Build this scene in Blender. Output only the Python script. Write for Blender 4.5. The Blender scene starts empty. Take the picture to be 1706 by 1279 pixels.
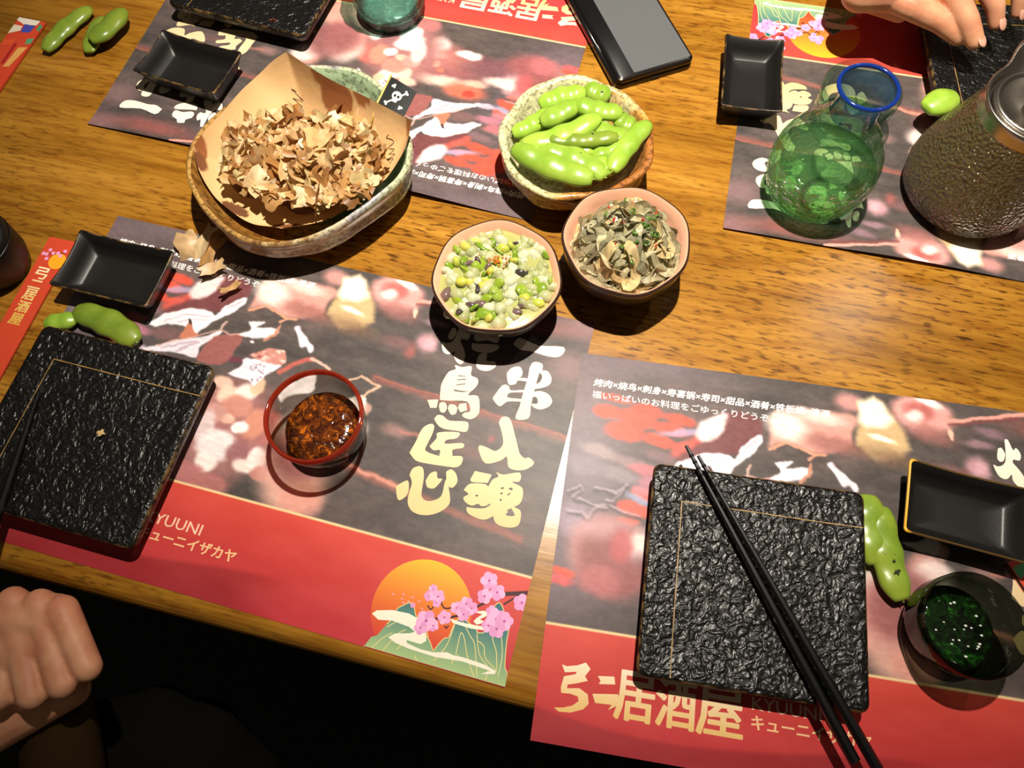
import bpy, bmesh, math, random
import numpy as np
from mathutils import Vector, Matrix

rnd = random.Random(11)
nrs = np.random.RandomState(5)
TZ = 0.75                                  # height of the table top above the floor
scene = bpy.context.scene
col = scene.collection

# ------------------------------------------------------------------ camera
FPX = 1186.768
CAM = np.array([0.43126396, -0.26253703, 0.50933008])
ROT = np.array([[0.96607106, 0.25763848, -0.01814157],
                [0.2323298, -0.89755655, -0.37472002],
                [-0.11282538, 0.35779134, -0.92696051]])   # rows: right, down, forward
cd = bpy.data.cameras.new('camera')
cam = bpy.data.objects.new('camera', cd)
col.objects.link(cam)
cd.sensor_fit = 'HORIZONTAL'
cd.sensor_width = 36.0
cd.lens = FPX * 36.0 / 1706.0
cd.clip_start = 0.01
m = Matrix(((ROT[0][0], -ROT[1][0], -ROT[2][0], CAM[0]),
            (ROT[0][1], -ROT[1][1], -ROT[2][1], CAM[1]),
            (ROT[0][2], -ROT[1][2], -ROT[2][2], CAM[2] + TZ),
            (0, 0, 0, 1)))
cam.matrix_world = m
scene.camera = cam

# ------------------------------------------------------------------ world, lights, exposure
wd = bpy.data.worlds.new('world')
scene.world = wd
wd.use_nodes = True
wd.node_tree.nodes['Background'].inputs[0].default_value = (1.0, 0.82, 0.62, 1)
wd.node_tree.nodes['Background'].inputs[1].default_value = 0.055

def spot(name, loc, target, energy, color, size, blend, radius):
    l = bpy.data.lights.new(name, 'SPOT')
    l.energy = energy
    l.color = color
    l.spot_size = math.radians(size)
    l.spot_blend = blend
    l.shadow_soft_size = radius
    o = bpy.data.objects.new(name, l)
    col.objects.link(o)
    o.location = loc
    d = Vector(target) - Vector(loc)
    o.rotation_euler = d.to_track_quat('-Z', 'Y').to_euler()
    return o

spot('table_spotlight', (0.41, 0.185, TZ + 1.10), (0.37, 0.24, TZ), 116, (1.0, 0.91, 0.78), 75, 1.0, 0.012)
spot('second_spotlight', (1.05, 0.85, TZ + 1.25), (0.7, 0.25, TZ), 7, (1.0, 0.86, 0.68), 60, 0.8, 0.03)

vs = scene.view_settings
vs.view_transform = 'Standard'
vs.look = 'None'
vs.gamma = 1.0
vs.exposure = 0.0
vs.use_curve_mapping = False

# ------------------------------------------------------------------ helpers
def at(px, py, z=0.0):
    """point of the place (table top = 0) that the photograph shows at a pixel, at height z"""
    v = ROT.T @ np.array([(px - 853.0) / FPX, (py - 639.5) / FPX, 1.0])
    t = (z - CAM[2]) / v[2]
    return CAM + t * v

def s2l(c):
    c = np.asarray(c, float) / 255.0
    return np.where(c <= 0.04045, c / 12.92, ((c + 0.055) / 1.055) ** 2.4)

def rgba(c):
    l = s2l(c)
    return (float(l[0]), float(l[1]), float(l[2]), 1.0)

def tag(o, label=None, cat=None, group=None, kind=None):
    if label: o['label'] = label
    if cat: o['category'] = cat
    if group: o['group'] = group
    if kind: o['kind'] = kind
    return o

def empty(name, loc=(0, 0, TZ), rz=0.0):
    o = bpy.data.objects.new(name, None)
    o.empty_display_size = 0.02
    col.objects.link(o)
    o.location = loc
    o.rotation_euler = (0, 0, rz)
    return o

def mk(name, V, Fc, mat, parent=None, loc=None, rz=0.0, smooth=True, cols=None, matidx=None):
    me = bpy.data.meshes.new(name)
    V = np.asarray(V, float)
    me.from_pydata([tuple(v) for v in V], [], [tuple(int(i) for i in f) for f in Fc])
    if cols is not None:
        ca = me.color_attributes.new('Col', 'FLOAT_COLOR', 'POINT')
        a = np.ones((len(V), 4)); a[:, :3] = s2l(cols)
        ca.data.foreach_set('color', a.ravel())
    mats = mat if isinstance(mat, (list, tuple)) else [mat]
    for mm in mats: me.materials.append(mm)
    if matidx is not None:
        me.polygons.foreach_set('material_index', np.asarray(matidx, int))
    if smooth:
        me.polygons.foreach_set('use_smooth', np.ones(len(me.polygons), bool))
    me.update()
    o = bpy.data.objects.new(name, me)
    col.objects.link(o)
    if parent is not None: o.parent = parent
    if loc is not None: o.location = loc
    if rz: o.rotation_euler = (0, 0, rz)
    return o

def auto_smooth(o, deg=40):
    me = o.data
    bm = bmesh.new(); bm.from_mesh(me)
    for e in bm.edges:
        if len(e.link_faces) == 2 and e.calc_face_angle(0) > math.radians(deg): e.smooth = False
    bm.to_mesh(me); bm.free()
    return o

def loft(rings, cap0=True, cap1=True, closed=True):
    V = np.concatenate(rings); n = len(rings[0]); Fc = []
    for r in range(len(rings) - 1):
        for i in range(n if closed else n - 1):
            j = (i + 1) % n
            Fc.append((r * n + i, r * n + j, (r + 1) * n + j, (r + 1) * n + i))
    if cap0: Fc.append(tuple(range(n - 1, -1, -1)))
    if cap1: Fc.append(tuple((len(rings) - 1) * n + i for i in range(n)))
    return V, Fc

def circ(r, z, n=48, fn=None, cx=0, cy=0):
    t = np.linspace(0, 2 * math.pi, n, endpoint=False)
    k = np.ones(n) * r if fn is None else r * fn(t)
    return np.stack([cx + k * np.cos(t), cy + k * np.sin(t), np.ones(n) * z], 1)

def lathe(profile, n=64, fn=None, cap0=True, cap1=True):
    return loft([circ(r, z, n, fn) for r, z in profile], cap0, cap1)

def rrect(hx, hy, r, z, nc=6, lift=0.0, bow=0.0, ns=6):
    """rounded rectangle ring; lift raises corners, bow pulls sides in"""
    pts = []
    cs = [(hx - r, hy - r, 0), (-(hx - r), hy - r, 90), (-(hx - r), -(hy - r), 180), (hx - r, -(hy - r), 270)]
    arcs = []
    for cx, cy, a0 in cs:
        arcs.append([(cx + r * math.cos(math.radians(a0 + 90 * i / nc)), cy + r * math.sin(math.radians(a0 + 90 * i / nc))) for i in range(nc + 1)])
    for k in range(4):
        pts += arcs[k]
        a, b = arcs[k][-1], arcs[(k + 1) % 4][0]
        for i in range(1, ns): pts.append((a[0] + (b[0] - a[0]) * i / ns, a[1] + (b[1] - a[1]) * i / ns))
    P = np.array(pts)
    u = np.abs(P[:, 0]) / hx; v = np.abs(P[:, 1]) / hy
    q = np.clip(np.minimum(u, v), 0, 1)          # 1 at corners, 0 mid side
    zz = z + lift * q ** 2
    P = P * (1 - bow * (1 - q[:, None] ** 2))
    return np.stack([P[:, 0], P[:, 1], zz], 1)

def tube(path, radii, n=10, flat=None, up=(0, 0, 1), ends=True, twist=0.0):
    """swept tube; radii scalar list; flat=list of (side,up) radius pairs overrides"""
    P = np.asarray(path, float); m_ = len(P)
    T = np.gradient(P, axis=0); T /= np.linalg.norm(T, axis=1)[:, None] + 1e-12
    rings = []
    upv = np.asarray(up, float)
    for i in range(m_):
        s = np.cross(T[i], upv); 
        if np.linalg.norm(s) < 1e-4: s = np.cross(T[i], (1, 0, 0))
        s /= np.linalg.norm(s); u = np.cross(s, T[i])
        a, b = (radii[i], radii[i]) if flat is None else flat[i]
        t = np.linspace(0, 2 * math.pi, n, endpoint=False) + twist
        rings.append(P[i] + np.outer(np.cos(t) * a, s) + np.outer(np.sin(t) * b, u))
    return loft(rings, ends, ends)

def capsule(a, b, ra, rb, n=14, k=5):
    a = np.asarray(a, float); b = np.asarray(b, float)
    d = b - a; L = np.linalg.norm(d); d = d / (L + 1e-9)
    path, rad = [], []
    for i in range(k): 
        t = math.pi / 2 * (1 - i / k) ; path.append(a - d * ra * math.sin(t)); rad.append(max(ra * math.cos(t), 1e-4))
    path.append(a); rad.append(ra); path.append(b); rad.append(rb)
    for i in range(1, k + 1):
        t = math.pi / 2 * i / k; path.append(b + d * rb * math.sin(t)); rad.append(max(rb * math.cos(t), 1e-4))
    return tube(path, rad, n)

def smoothpath(pts, n):
    P = np.asarray(pts, float); m_ = len(P)
    tt = np.linspace(0, m_ - 1, n); out = []
    for t in tt:
        i = min(int(t), m_ - 2); f = t - i
        p0 = P[max(i - 1, 0)]; p1 = P[i]; p2 = P[i + 1]; p3 = P[min(i + 2, m_ - 1)]
        out.append(0.5 * (2 * p1 + (p2 - p0) * f + (2 * p0 - 5 * p1 + 4 * p2 - p3) * f * f + (3 * p1 - p0 - 3 * p2 + p3) * f ** 3))
    return np.array(out)

class Acc:
    """collects pieces of ONE part into one mesh"""
    def __init__(s): s.V = []; s.F = []; s.C = []; s.n = 0
    def add(s, V, Fc, c=None):
        V = np.asarray(V, float)
        s.V.append(V); s.F += [tuple(i + s.n for i in f) for f in Fc]; s.n += len(V)
        if c is not None:
            c = np.asarray(c, float)
            s.C.append(np.tile(c, (len(V), 1)) if c.ndim == 1 else c)
        return s
    def build(s, name, mat, parent=None, loc=None, rz=0, smooth=True):
        return mk(name, np.concatenate(s.V), s.F, mat, parent, loc, rz, smooth, np.concatenate(s.C) if s.C else None)

def link_copy(o, parent=None):
    c = o.copy(); col.objects.link(c)
    if parent is not None: c.parent = parent
    return c

def copy_tree(o):
    c = link_copy(o)
    for ch in o.children:
        k = link_copy(ch, c)
        for g in ch.children: link_copy(g, k)
    return c

# ------------------------------------------------------------------ materials
def pm(name, c, rough=0.5, metal=0.0, spec=0.5, coat=0.0, coat_rough=0.1, trans=0.0, ior=1.45, alpha=1.0, sheen=0.0):
    mt = bpy.data.materials.new(name); mt.use_nodes = True
    b = mt.node_tree.nodes['Principled BSDF']
    b.inputs['Base Color'].default_value = rgba(c)
    b.inputs['Roughness'].default_value = rough
    b.inputs['Metallic'].default_value = metal
    b.inputs['Specular IOR Level'].default_value = spec
    b.inputs['Coat Weight'].default_value = coat
    b.inputs['Coat Roughness'].default_value = coat_rough
    b.inputs['Transmission Weight'].default_value = trans
    b.inputs['IOR'].default_value = ior
    return mt

def nn(mt, t, **kw):
    n = mt.node_tree.nodes.new(t)
    for k, v in kw.items(): setattr(n, k, v)
    return n

def lk(mt, a, b): mt.node_tree.links.new(a, b)

def bsdf(mt): return mt.node_tree.nodes['Principled BSDF']

def ocoord(mt, scale=(1, 1, 1), rot=(0, 0, 0)):
    tc = nn(mt, 'ShaderNodeTexCoord'); mp = nn(mt, 'ShaderNodeMapping')
    mp.inputs['Scale'].default_value = scale; mp.inputs['Rotation'].default_value = rot
    lk(mt, tc.outputs['Object'], mp.inputs['Vector'])
    return mp.outputs['Vector']

def noise(mt, vec, scale, detail=3, rough=0.55, dist=0.0):
    n = nn(mt, 'ShaderNodeTexNoise')
    n.inputs['Scale'].default_value = scale; n.inputs['Detail'].default_value = detail
    n.inputs['Roughness'].default_value = rough; n.inputs['Distortion'].default_value = dist
    if vec is not None: lk(mt, vec, n.inputs['Vector'])
    return n.outputs['Fac']

def ramp(mt, fac, stops, interp='LINEAR'):
    r = nn(mt, 'ShaderNodeValToRGB'); r.color_ramp.interpolation = interp
    els = r.color_ramp.elements
    while len(els) < len(stops): els.new(0.5)
    for e, (p, c) in zip(els, stops):
        e.position = p; e.color = rgba(c) if len(c) == 3 else c
    lk(mt, fac, r.inputs['Fac'])
    return r.outputs['Color']

def mix(mt, fac, a, b, mode='MIX'):
    n = nn(mt, 'ShaderNodeMix', data_type='RGBA', blend_type=mode)
    if isinstance(fac, float): n.inputs[0].default_value = fac
    else: lk(mt, fac, n.inputs[0])
    for v, i in ((a, 6), (b, 7)):
        if isinstance(v, tuple): n.inputs[i].default_value = v
        else: lk(mt, v, n.inputs[i])
    return n.outputs[2]

def bump(mt, h, strength=0.5, dist=0.001):
    b = nn(mt, 'ShaderNodeBump'); b.inputs['Strength'].default_value = strength; b.inputs['Distance'].default_value = dist
    lk(mt, h, b.inputs['Height']); lk(mt, b.outputs['Normal'], bsdf(mt).inputs['Normal'])
    return b

def vcol(mt, name='Col'):
    a = nn(mt, 'ShaderNodeAttribute', attribute_name=name); return a.outputs['Color']

M = {}
# lacquered wood of the table
w = pm('table_wood', (170, 110, 40), 0.24, spec=0.4); M['wood'] = w
v1 = ocoord(w, (2.2, 16, 16), (0, 0, 0.02)); n1 = noise(w, v1, 1.6, 4, 0.6, 0.6)
v2 = ocoord(w, (10, 120, 120), (0, 0, 0.02)); n2 = noise(w, v2, 1.5, 3, 0.6, 0.3)
v3 = ocoord(w, (75, 380, 380), (0, 0, 0.02)); n3 = noise(w, v3, 1.0, 2, 0.5, 0.0)
v4 = ocoord(w, (3.5, 7, 7)); n4 = noise(w, v4, 1.0, 3, 0.5)
c1 = ramp(w, n1, [(0.28, (132, 90, 25)), (0.5, (160, 112, 36)), (0.72, (184, 134, 52))])
c2 = ramp(w, n2, [(0.30, (176, 132, 84)), (0.55, (244, 238, 228)), (0.8, (255, 255, 250))])
c3 = mix(w, 0.7, c1, c2, 'MULTIPLY')
fl = ramp(w, n3, [(0.34, (84, 48, 18)), (0.47, (255, 255, 255))])
flm = ramp(w, n4, [(0.32, (40, 40, 40)), (0.60, (255, 255, 255))])
c4 = mix(w, flm, c3, mix(w, 0.8, c3, fl, 'MULTIPLY'))
lk(w, c4, bsdf(w).inputs['Base Color'])
bump(w, n2, 0.12, 0.0006)

M['floor'] = pm('dark_floor', (16, 14, 12), 0.8)
# printed paper of the place mats: colours are in the mesh
p = pm('placemat_print', (128, 128, 128), 0.40, spec=0.22); M['print'] = p
pv = ocoord(p, (1, 1, 1)); pn = noise(p, pv, 900, 2); lk(p, vcol(p), bsdf(p).inputs['Base Color']); bump(p, pn, 0.12, 0.0003)
q = pm('flat_ink', (128, 128, 128), 0.45, spec=0.2); M['ink'] = q; lk(q, vcol(q), bsdf(q).inputs['Base Color'])
M['paper_edge'] = pm('paper_white', (225, 220, 210), 0.6)

# black stoneware of plates and dishes
k = pm('black_stoneware', (14, 13, 13), 0.36, spec=0.6, coat=0.0); M['stone'] = k
kv = ocoord(k, (1, 1, 1)); kn = noise(k, kv, 150, 2, 0.45, 1.2); bump(k, kn, 0.65, 0.0042)
k = pm('black_glaze', (24, 22, 21), 0.38, spec=0.5); M['glaze'] = k
kv = ocoord(k, (1, 1, 1)); kn = noise(k, kv, 800, 2); bump(k, kn, 0.12, 0.0004)
k = pm('gold_edge', (150, 112, 46), 0.4, spec=0.5); M['gold'] = k
kv = ocoord(k); kn = noise(k, kv, 130, 3); lk(k, ramp(k, kn, [(0.44, (26, 20, 14)), (0.68, (120, 92, 50))]), bsdf(k).inputs['Base Color'])
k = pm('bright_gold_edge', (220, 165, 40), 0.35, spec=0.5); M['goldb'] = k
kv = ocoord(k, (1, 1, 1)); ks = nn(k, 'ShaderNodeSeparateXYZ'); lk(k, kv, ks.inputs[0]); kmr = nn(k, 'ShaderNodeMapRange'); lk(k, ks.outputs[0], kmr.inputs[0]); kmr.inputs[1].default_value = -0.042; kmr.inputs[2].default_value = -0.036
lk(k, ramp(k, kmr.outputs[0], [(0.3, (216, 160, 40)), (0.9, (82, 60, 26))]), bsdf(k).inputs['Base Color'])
M['lacquer'] = pm('black_lacquer', (12, 11, 12), 0.32, spec=0.5)
k = M['lacquer']; kv = ocoord(k, (600, 600, 600)); bump(k, noise(k, kv, 1.0, 2), 0.10, 0.0003)
M['matte_black'] = pm('matte_black', (12, 11, 10), 0.45)

def ceramic(name, stops, warm, scale=38):
    mt = pm(name, (180, 160, 120), 0.28, spec=0.5, coat=0.25, coat_rough=0.12)
    v = ocoord(mt); a = noise(mt, v, scale, 4, 0.6, 0.6); f = noise(mt, v, scale * 7, 3, 0.6)
    sep = nn(mt, 'ShaderNodeSeparateXYZ'); lk(mt, v, sep.inputs[0])
    mth = nn(mt, 'ShaderNodeMath', operation='MULTIPLY_ADD'); lk(mt, sep.outputs[0], mth.inputs[0]); mth.inputs[1].default_value = warm[0]; mth.inputs[2].default_value = 0.5
    mt2 = nn(mt, 'ShaderNodeMath', operation='MULTIPLY_ADD'); lk(mt, sep.outputs[1], mt2.inputs[0]); mt2.inputs[1].default_value = warm[1]; lk(mt, mth.outputs[0], mt2.inputs[2])
    mt3 = nn(mt, 'ShaderNodeMath', operation='MULTIPLY_ADD'); lk(mt, a, mt3.inputs[0]); mt3.inputs[1].default_value = 0.9; 
    mt4 = nn(mt, 'ShaderNodeMath', operation='SUBTRACT'); lk(mt, mt2.outputs[0], mt4.inputs[0]); mt4.inputs[1].default_value = 0.45
    lk(mt, mt4.outputs[0], mt3.inputs[2])
    c = ramp(mt, mt3.outputs[0], stops)
    sp = ramp(mt, f, [(0.38, (92, 66, 40)), (0.54, (255, 252, 245))])
    lk(mt, mix(mt, 0.65, c, sp, 'MULTIPLY'), bsdf(mt).inputs['Base Color'])
    bump(mt, f, 0.25, 0.0008)
    return mt

M['bowl_big'] = ceramic('ash_glaze_large', [(0.12, (190, 150, 86)), (0.34, (140, 104, 62)), (0.46, (200, 180, 136)), (0.58, (206, 198, 176)), (0.70, (160, 158, 166)), (0.85, (188, 196, 160))], (4.2, 2.2), 44)
M['bowl_big_in'] = ceramic('ash_glaze_inside', [(0.2, (150, 104, 46)), (0.42, (160, 128, 70)), (0.58, (88, 130, 92)), (0.9, (170, 196, 160))], (2.5, 5.0), 30)
M['bowl_ed'] = ceramic('cream_brown_glaze', [(0.25, (208, 208, 166)), (0.48, (212, 206, 156)), (0.62, (204, 152, 80)), (0.85, (164, 104, 50))], (7.0, -2.0), 40)
M['pink'] = pm('pink_glaze', (234, 178, 148), 0.3, spec=0.5, coat=0.3)
k = pm('dark_brown_glaze', (52, 34, 26), 0.3, spec=0.5, coat=0.3); M['brown'] = k

# liner paper
k = pm('tan_liner_paper', (206, 160, 104), 0.6, spec=0.25); M['liner'] = k; lk(k, vcol(k), bsdf(k).inputs['Base Color'])
kv = ocoord(k); bump(k, noise(k, kv, 60, 3), 0.35, 0.002)

def flake_mat(name, trans=0.45, rough=0.5, use_v=True, c=(200, 160, 110), coat=0.0):
    mt = bpy.data.materials.new(name); mt.use_nodes = True
    nt = mt.node_tree; b = bsdf(mt); out = nt.nodes['Material Output']
    b.inputs['Roughness'].default_value = rough; b.inputs['Coat Weight'].default_value = coat; b.inputs['Coat Roughness'].default_value = 0.08
    tr = nn(mt, 'ShaderNodeBsdfTranslucent'); mx = nn(mt, 'ShaderNodeMixShader'); mx.inputs[0].default_value = trans
    if use_v:
        cc = vcol(mt); lk(mt, cc, b.inputs['Base Color']); lk(mt, cc, tr.inputs['Color'])
    else:
        b.inputs['Base Color'].default_value = rgba(c); tr.inputs['Color'].default_value = rgba(c)
    lk(mt, b.outputs[0], mx.inputs[1]); lk(mt, tr.outputs[0], mx.inputs[2]); lk(mt, mx.outputs[0], out.inputs['Surface'])
    return mt
M['flake'] = flake_mat('dried_fish_flake', 0.35, 0.42)
M['skin_strip'] = flake_mat('sliced_skin', 0.40, 0.25, coat=0.5)
M['chunk'] = flake_mat('wet_pieces', 0.22, 0.18, coat=0.8)
M['gel'] = flake_mat('wasabi_sauce', 0.25, 0.12, False, (182, 184, 112), 1.0)
M['line'] = pm('gold_line_glaze', (150, 118, 66), 0.45)

def pod_mat(name, a, b2):
    mt = pm(name, a, 0.32, spec=0.5, coat=0.25, coat_rough=0.15)
    v = ocoord(mt); n = noise(mt, v, 55, 3); oi = nn(mt, 'ShaderNodeObjectInfo')
    c = ramp(mt, n, [(0.3, b2), (0.65, a)])
    hs = nn(mt, 'ShaderNodeHueSaturation'); lk(mt, c, hs.inputs['Color'])
    mr = nn(mt, 'ShaderNodeMapRange'); lk(mt, oi.outputs['Random'], mr.inputs[0]); mr.inputs[3].default_value = 0.80; mr.inputs[4].default_value = 1.12
    lk(mt, mr.outputs[0], hs.inputs['Value']); lk(mt, hs.outputs[0], bsdf(mt).inputs['Base Color'])
    bsdf(mt).inputs['Subsurface Weight'].default_value = 0.12; bsdf(mt).inputs['Subsurface Radius'].default_value = (0.003, 0.005, 0.001)
    bump(mt, noise(mt, v, 260, 2), 0.15, 0.0006)
    return mt
M['pod'] = pod_mat('edamame_green', (154, 184, 66), (126, 166, 48))
M['pod_dull'] = pod_mat('edamame_cooked', (134, 154, 52), (106, 134, 40))
M['pod_spot'] = pm('char_spot', (40, 44, 22), 0.6)

def thin_glass(name, tint, edge, rough=0.03, bumpn=None, gloss_mul=1.0, diff=None, difffac=0.0, power=1.5):
    """wall of glass: light passes with a tint that deepens where the wall is met edge-on, plus fresnel gloss"""
    mt = bpy.data.materials.new(name); mt.use_nodes = True
    nt = mt.node_tree; nt.nodes.remove(bsdf(mt)); out = nt.nodes['Material Output']
    tr = nn(mt, 'ShaderNodeBsdfTransparent'); gl = nn(mt, 'ShaderNodeBsdfGlossy'); gl.inputs['Roughness'].default_value = rough
    lw = nn(mt, 'ShaderNodeLayerWeight'); lw.inputs['Blend'].default_value = 0.5
    pw = nn(mt, 'ShaderNodeMath', operation='POWER'); lk(mt, lw.outputs['Facing'], pw.inputs[0]); pw.inputs[1].default_value = power
    c = mix(mt, pw.outputs[0], rgba(tint), rgba(edge)); lk(mt, c, tr.inputs['Color'])
    fr = nn(mt, 'ShaderNodeLayerWeight'); fr.inputs['Blend'].default_value = 0.5
    f4 = nn(mt, 'ShaderNodeMath', operation='POWER'); lk(mt, fr.outputs['Facing'], f4.inputs[0]); f4.inputs[1].default_value = 4.0
    fm = nn(mt, 'ShaderNodeMath', operation='MULTIPLY_ADD', use_clamp=True); lk(mt, f4.outputs[0], fm.inputs[0]); fm.inputs[1].default_value = 0.45 * gloss_mul; fm.inputs[2].default_value = 0.04 * gloss_mul
    base = tr.outputs[0]
    if diff is not None:
        tl = nn(mt, 'ShaderNodeBsdfTranslucent'); tl.inputs['Color'].default_value = rgba(diff)
        df = nn(mt, 'ShaderNodeBsdfDiffuse'); df.inputs['Color'].default_value = rgba(diff)
        m0 = nn(mt, 'ShaderNodeMixShader'); m0.inputs[0].default_value = 0.4; lk(mt, tl.outputs[0], m0.inputs[1]); lk(mt, df.outputs[0], m0.inputs[2])
        m1 = nn(mt, 'ShaderNodeMixShader'); m1.inputs[0].default_value = difffac; lk(mt, base, m1.inputs[1]); lk(mt, m0.outputs[0], m1.inputs[2]); base = m1.outputs[0]
    mx = nn(mt, 'ShaderNodeMixShader'); lk(mt, fm.outputs[0], mx.inputs[0]); lk(mt, base, mx.inputs[1]); lk(mt, gl.outputs[0], mx.inputs[2])
    lk(mt, mx.outputs[0], out.inputs['Surface'])
    if bumpn:
        v = ocoord(mt); kind, sc, st, di = bumpn
        if kind == 'vor':
            vo = nn(mt, 'ShaderNodeTexVoronoi', feature='SMOOTH_F1'); vo.inputs['Scale'].default_value = sc; lk(mt, v, vo.inputs['Vector']); h = vo.outputs['Distance']
        else: h = noise(mt, v, sc, 2)
        b = nn(mt, 'ShaderNodeBump'); b.inputs['Strength'].default_value = st; b.inputs['Distance'].default_value = di; lk(mt, h, b.inputs['Height'])
        for s in (gl, fr, lw) + ((tl, df) if diff is not None else ()): lk(mt, b.outputs['Normal'], s.inputs['Normal'])
    return mt

SK = pm('skin', (206, 146, 112), 0.5, spec=0.35); M['skin'] = SK
bsdf(SK).inputs['Subsurface Weight'].default_value = 0.15; bsdf(SK).inputs['Subsurface Radius'].default_value = (0.006, 0.003, 0.002)
sv = ocoord(SK); sn = noise(SK, sv, 45, 3); lk(SK, ramp(SK, sn, [(0.35, (196, 128, 98)), (0.65, (214, 158, 122))]), bsdf(SK).inputs['Base Color'])
bump(SK, noise(SK, sv, 420, 2), 0.15, 0.0005)
M['nail'] = pm('finger_nail', (224, 168, 144), 0.3, coat=0.3)
M['cloth'] = pm('dark_cloth', (12, 11, 9), 0.95, spec=0.1)
M['cloth2'] = pm('dark_grey_cloth', (30, 29, 31), 0.9)

# ------------------------------------------------------------------ floor and table
FL = mk('floor', [(-3, -3, 0), (4, -3, 0), (4, 3, 0), (-3, 3, 0)], [(0, 1, 2, 3)], M['floor'], smooth=False)
tag(FL, kind='structure')

table = empty('dining_table', (0.30, 0.121, 0), 0.025)
tag(table, 'glossy golden brown wooden restaurant table carrying the whole meal', 'table')
hx, hy, th = 0.86, 0.4085, 0.034
rings = [rrect(hx - 0.004, hy - 0.004, 0.01, TZ - th), rrect(hx, hy, 0.012, TZ - th + 0.004)]
for k_ in range(7):
    t_ = math.pi / 2 * k_ / 6; rings.append(rrect(hx - 0.013 * (1 - math.cos(t_)), hy - 0.013 * (1 - math.cos(t_)), 0.02, TZ - 0.011 * (1 - math.sin(t_))))
V, Fc = loft(rings)
mk('tabletop', V, Fc, M['wood'], table, smooth=False)
V, Fc = loft([rrect(0.76, 0.32, 0.004, TZ - 0.11), rrect(0.76, 0.32, 0.004, TZ - th)])
mk('apron', V, Fc, M['wood'], table, smooth=False)
V, Fc = loft([rrect(0.028, 0.028, 0.004, 0.0), rrect(0.034, 0.034, 0.004, TZ - 0.10)])
for sx in (-1, 1):
    for sy in (-1, 1):
        mk('leg', V, Fc, M['wood'], table, loc=(sx * 0.72, sy * 0.28, 0), smooth=False)

# ------------------------------------------------------------------ place mats: one printed design
MW, MH, ML = 0.42, 0.2753, 0.2026          # width, height, top of the red band
MATS = {'A': (0.0, 0.0, 0.0), 'B': (0.4151783, -0.02727062, 0.10493766),
        'C': (0.34716916, 0.08198448, 3.13655975), 'D': (0.92432228, 0.12934386, 3.17871481)}

def uv(mat, px, py):
    P = at(px, py, 0); x, y, t = MATS[mat]; c, s = math.cos(t), math.sin(t); dx, dy = P[0] - x, P[1] - y
    return np.array([c * dx + s * dy, -(-s * dx + c * dy)])

def z2(x, y): return uv('A', 300 + x / 3.995, 440 + y / 3.995)
def z3(x, y): return uv('A', 600 + x / 3.7625, 560 + y / 3.7625)
def z4(x, y): return uv('A', 560 + x / 4.2625, 880 + y / 4.2625)
def z7(x, y): return uv('A', 700 + x / 3.552, 290 + y / 3.552)
def zb6(x, y): return uv('B', 880 + x / 3.279, 590 + y / 3.279)
def zb7(x, y): return uv('B', 880 + x / 3.281, 980 + y / 3.281)
def zb8(x, y): return uv('B', 1306 + x / 2.2875, 720 + y / 2.2875)
def zb9(x, y): return uv('B', 1520 + x / 9.134, 640 + y / 9.134)

STEP = 0.0008
NU, NV = int(round(MW / STEP)) + 1, int(round(MH / STEP)) + 1
UU, VV = np.meshgrid(np.linspace(0, MW, NU), np.linspace(0, MH, NV))
IMG = np.zeros((NV, NU, 3))
GU, GV = UU.copy(), VV.copy()

def vnoise(scale, seed, octs=3):
    r = np.random.RandomState(seed); out = np.zeros_like(UU); amp = 1; tot = 0
    for o in range(octs):
        sx, sy = scale[0] / 2 ** o, scale[1] / 2 ** o
        g = r.rand(int(MH / sy) + 3, int(MW / sx) + 3)
        X = GU / sx; Y = GV / sy; i = X.astype(int); j = Y.astype(int); f = X - i; h = Y - j
        f = f * f * (3 - 2 * f); h = h * h * (3 - 2 * h)
        out += amp * ((g[j, i] * (1 - f) + g[j, i + 1] * f) * (1 - h) + (g[j + 1, i] * (1 - f) + g[j + 1, i + 1] * f) * h)
        tot += amp; amp *= 0.5
    return out / tot

def sstep(x): x = np.clip(x, 0, 1); return x * x * (3 - 2 * x)

def comp(a, c):
    global IMG
    IMG = IMG * (1 - a[..., None]) + np.asarray(c, float) * a[..., None]

def blob(p, rx, ry, ang, c, soft=0.5, alpha=1.0):
    a = math.radians(ang); dx, dy = UU - p[0], VV - p[1]
    x = (dx * math.cos(a) + dy * math.sin(a)) / rx; y = (-dx * math.sin(a) + dy * math.cos(a)) / ry
    d = np.sqrt(x * x + y * y)
    comp(alpha * sstep((1 + soft - d) / (2 * soft)), c)

def segd(a, b):
    ax, ay = a; bx, by = b; dx, dy = bx - ax, by - ay
    t = np.clip(((UU - ax) * dx + (VV - ay) * dy) / (dx * dx + dy * dy + 1e-12), 0, 1)
    return np.hypot(UU - ax - t * dx, VV - ay - t * dy)

def stroke(pts, width, c, soft=0.0008, alpha=1.0):
    d = np.full_like(UU, 9.0)
    for a, b in zip(pts[:-1], pts[1:]): d = np.minimum(d, segd(a, b))
    comp(alpha * sstep((width / 2 + soft - d) / (2 * soft)), c)

def polyp(pts, c, soft=0.0008, alpha=1.0):
    d = np.full_like(UU, 9.0); ins = np.zeros_like(UU, bool)
    for (ax, ay), (bx, by) in zip(pts, pts[1:] + pts[:1]):
        d = np.minimum(d, segd((ax, ay), (bx, by)))
        cond = ((ay > VV) != (by > VV)); xi = (bx - ax) * (VV - ay) / ((by - ay) + 1e-15) + ax
        ins ^= cond & (UU < xi)
    sd = np.where(ins, d, -d)
    comp(alpha * sstep((sd + soft) / (2 * soft)), c)

K = 0.49e-3
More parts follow.
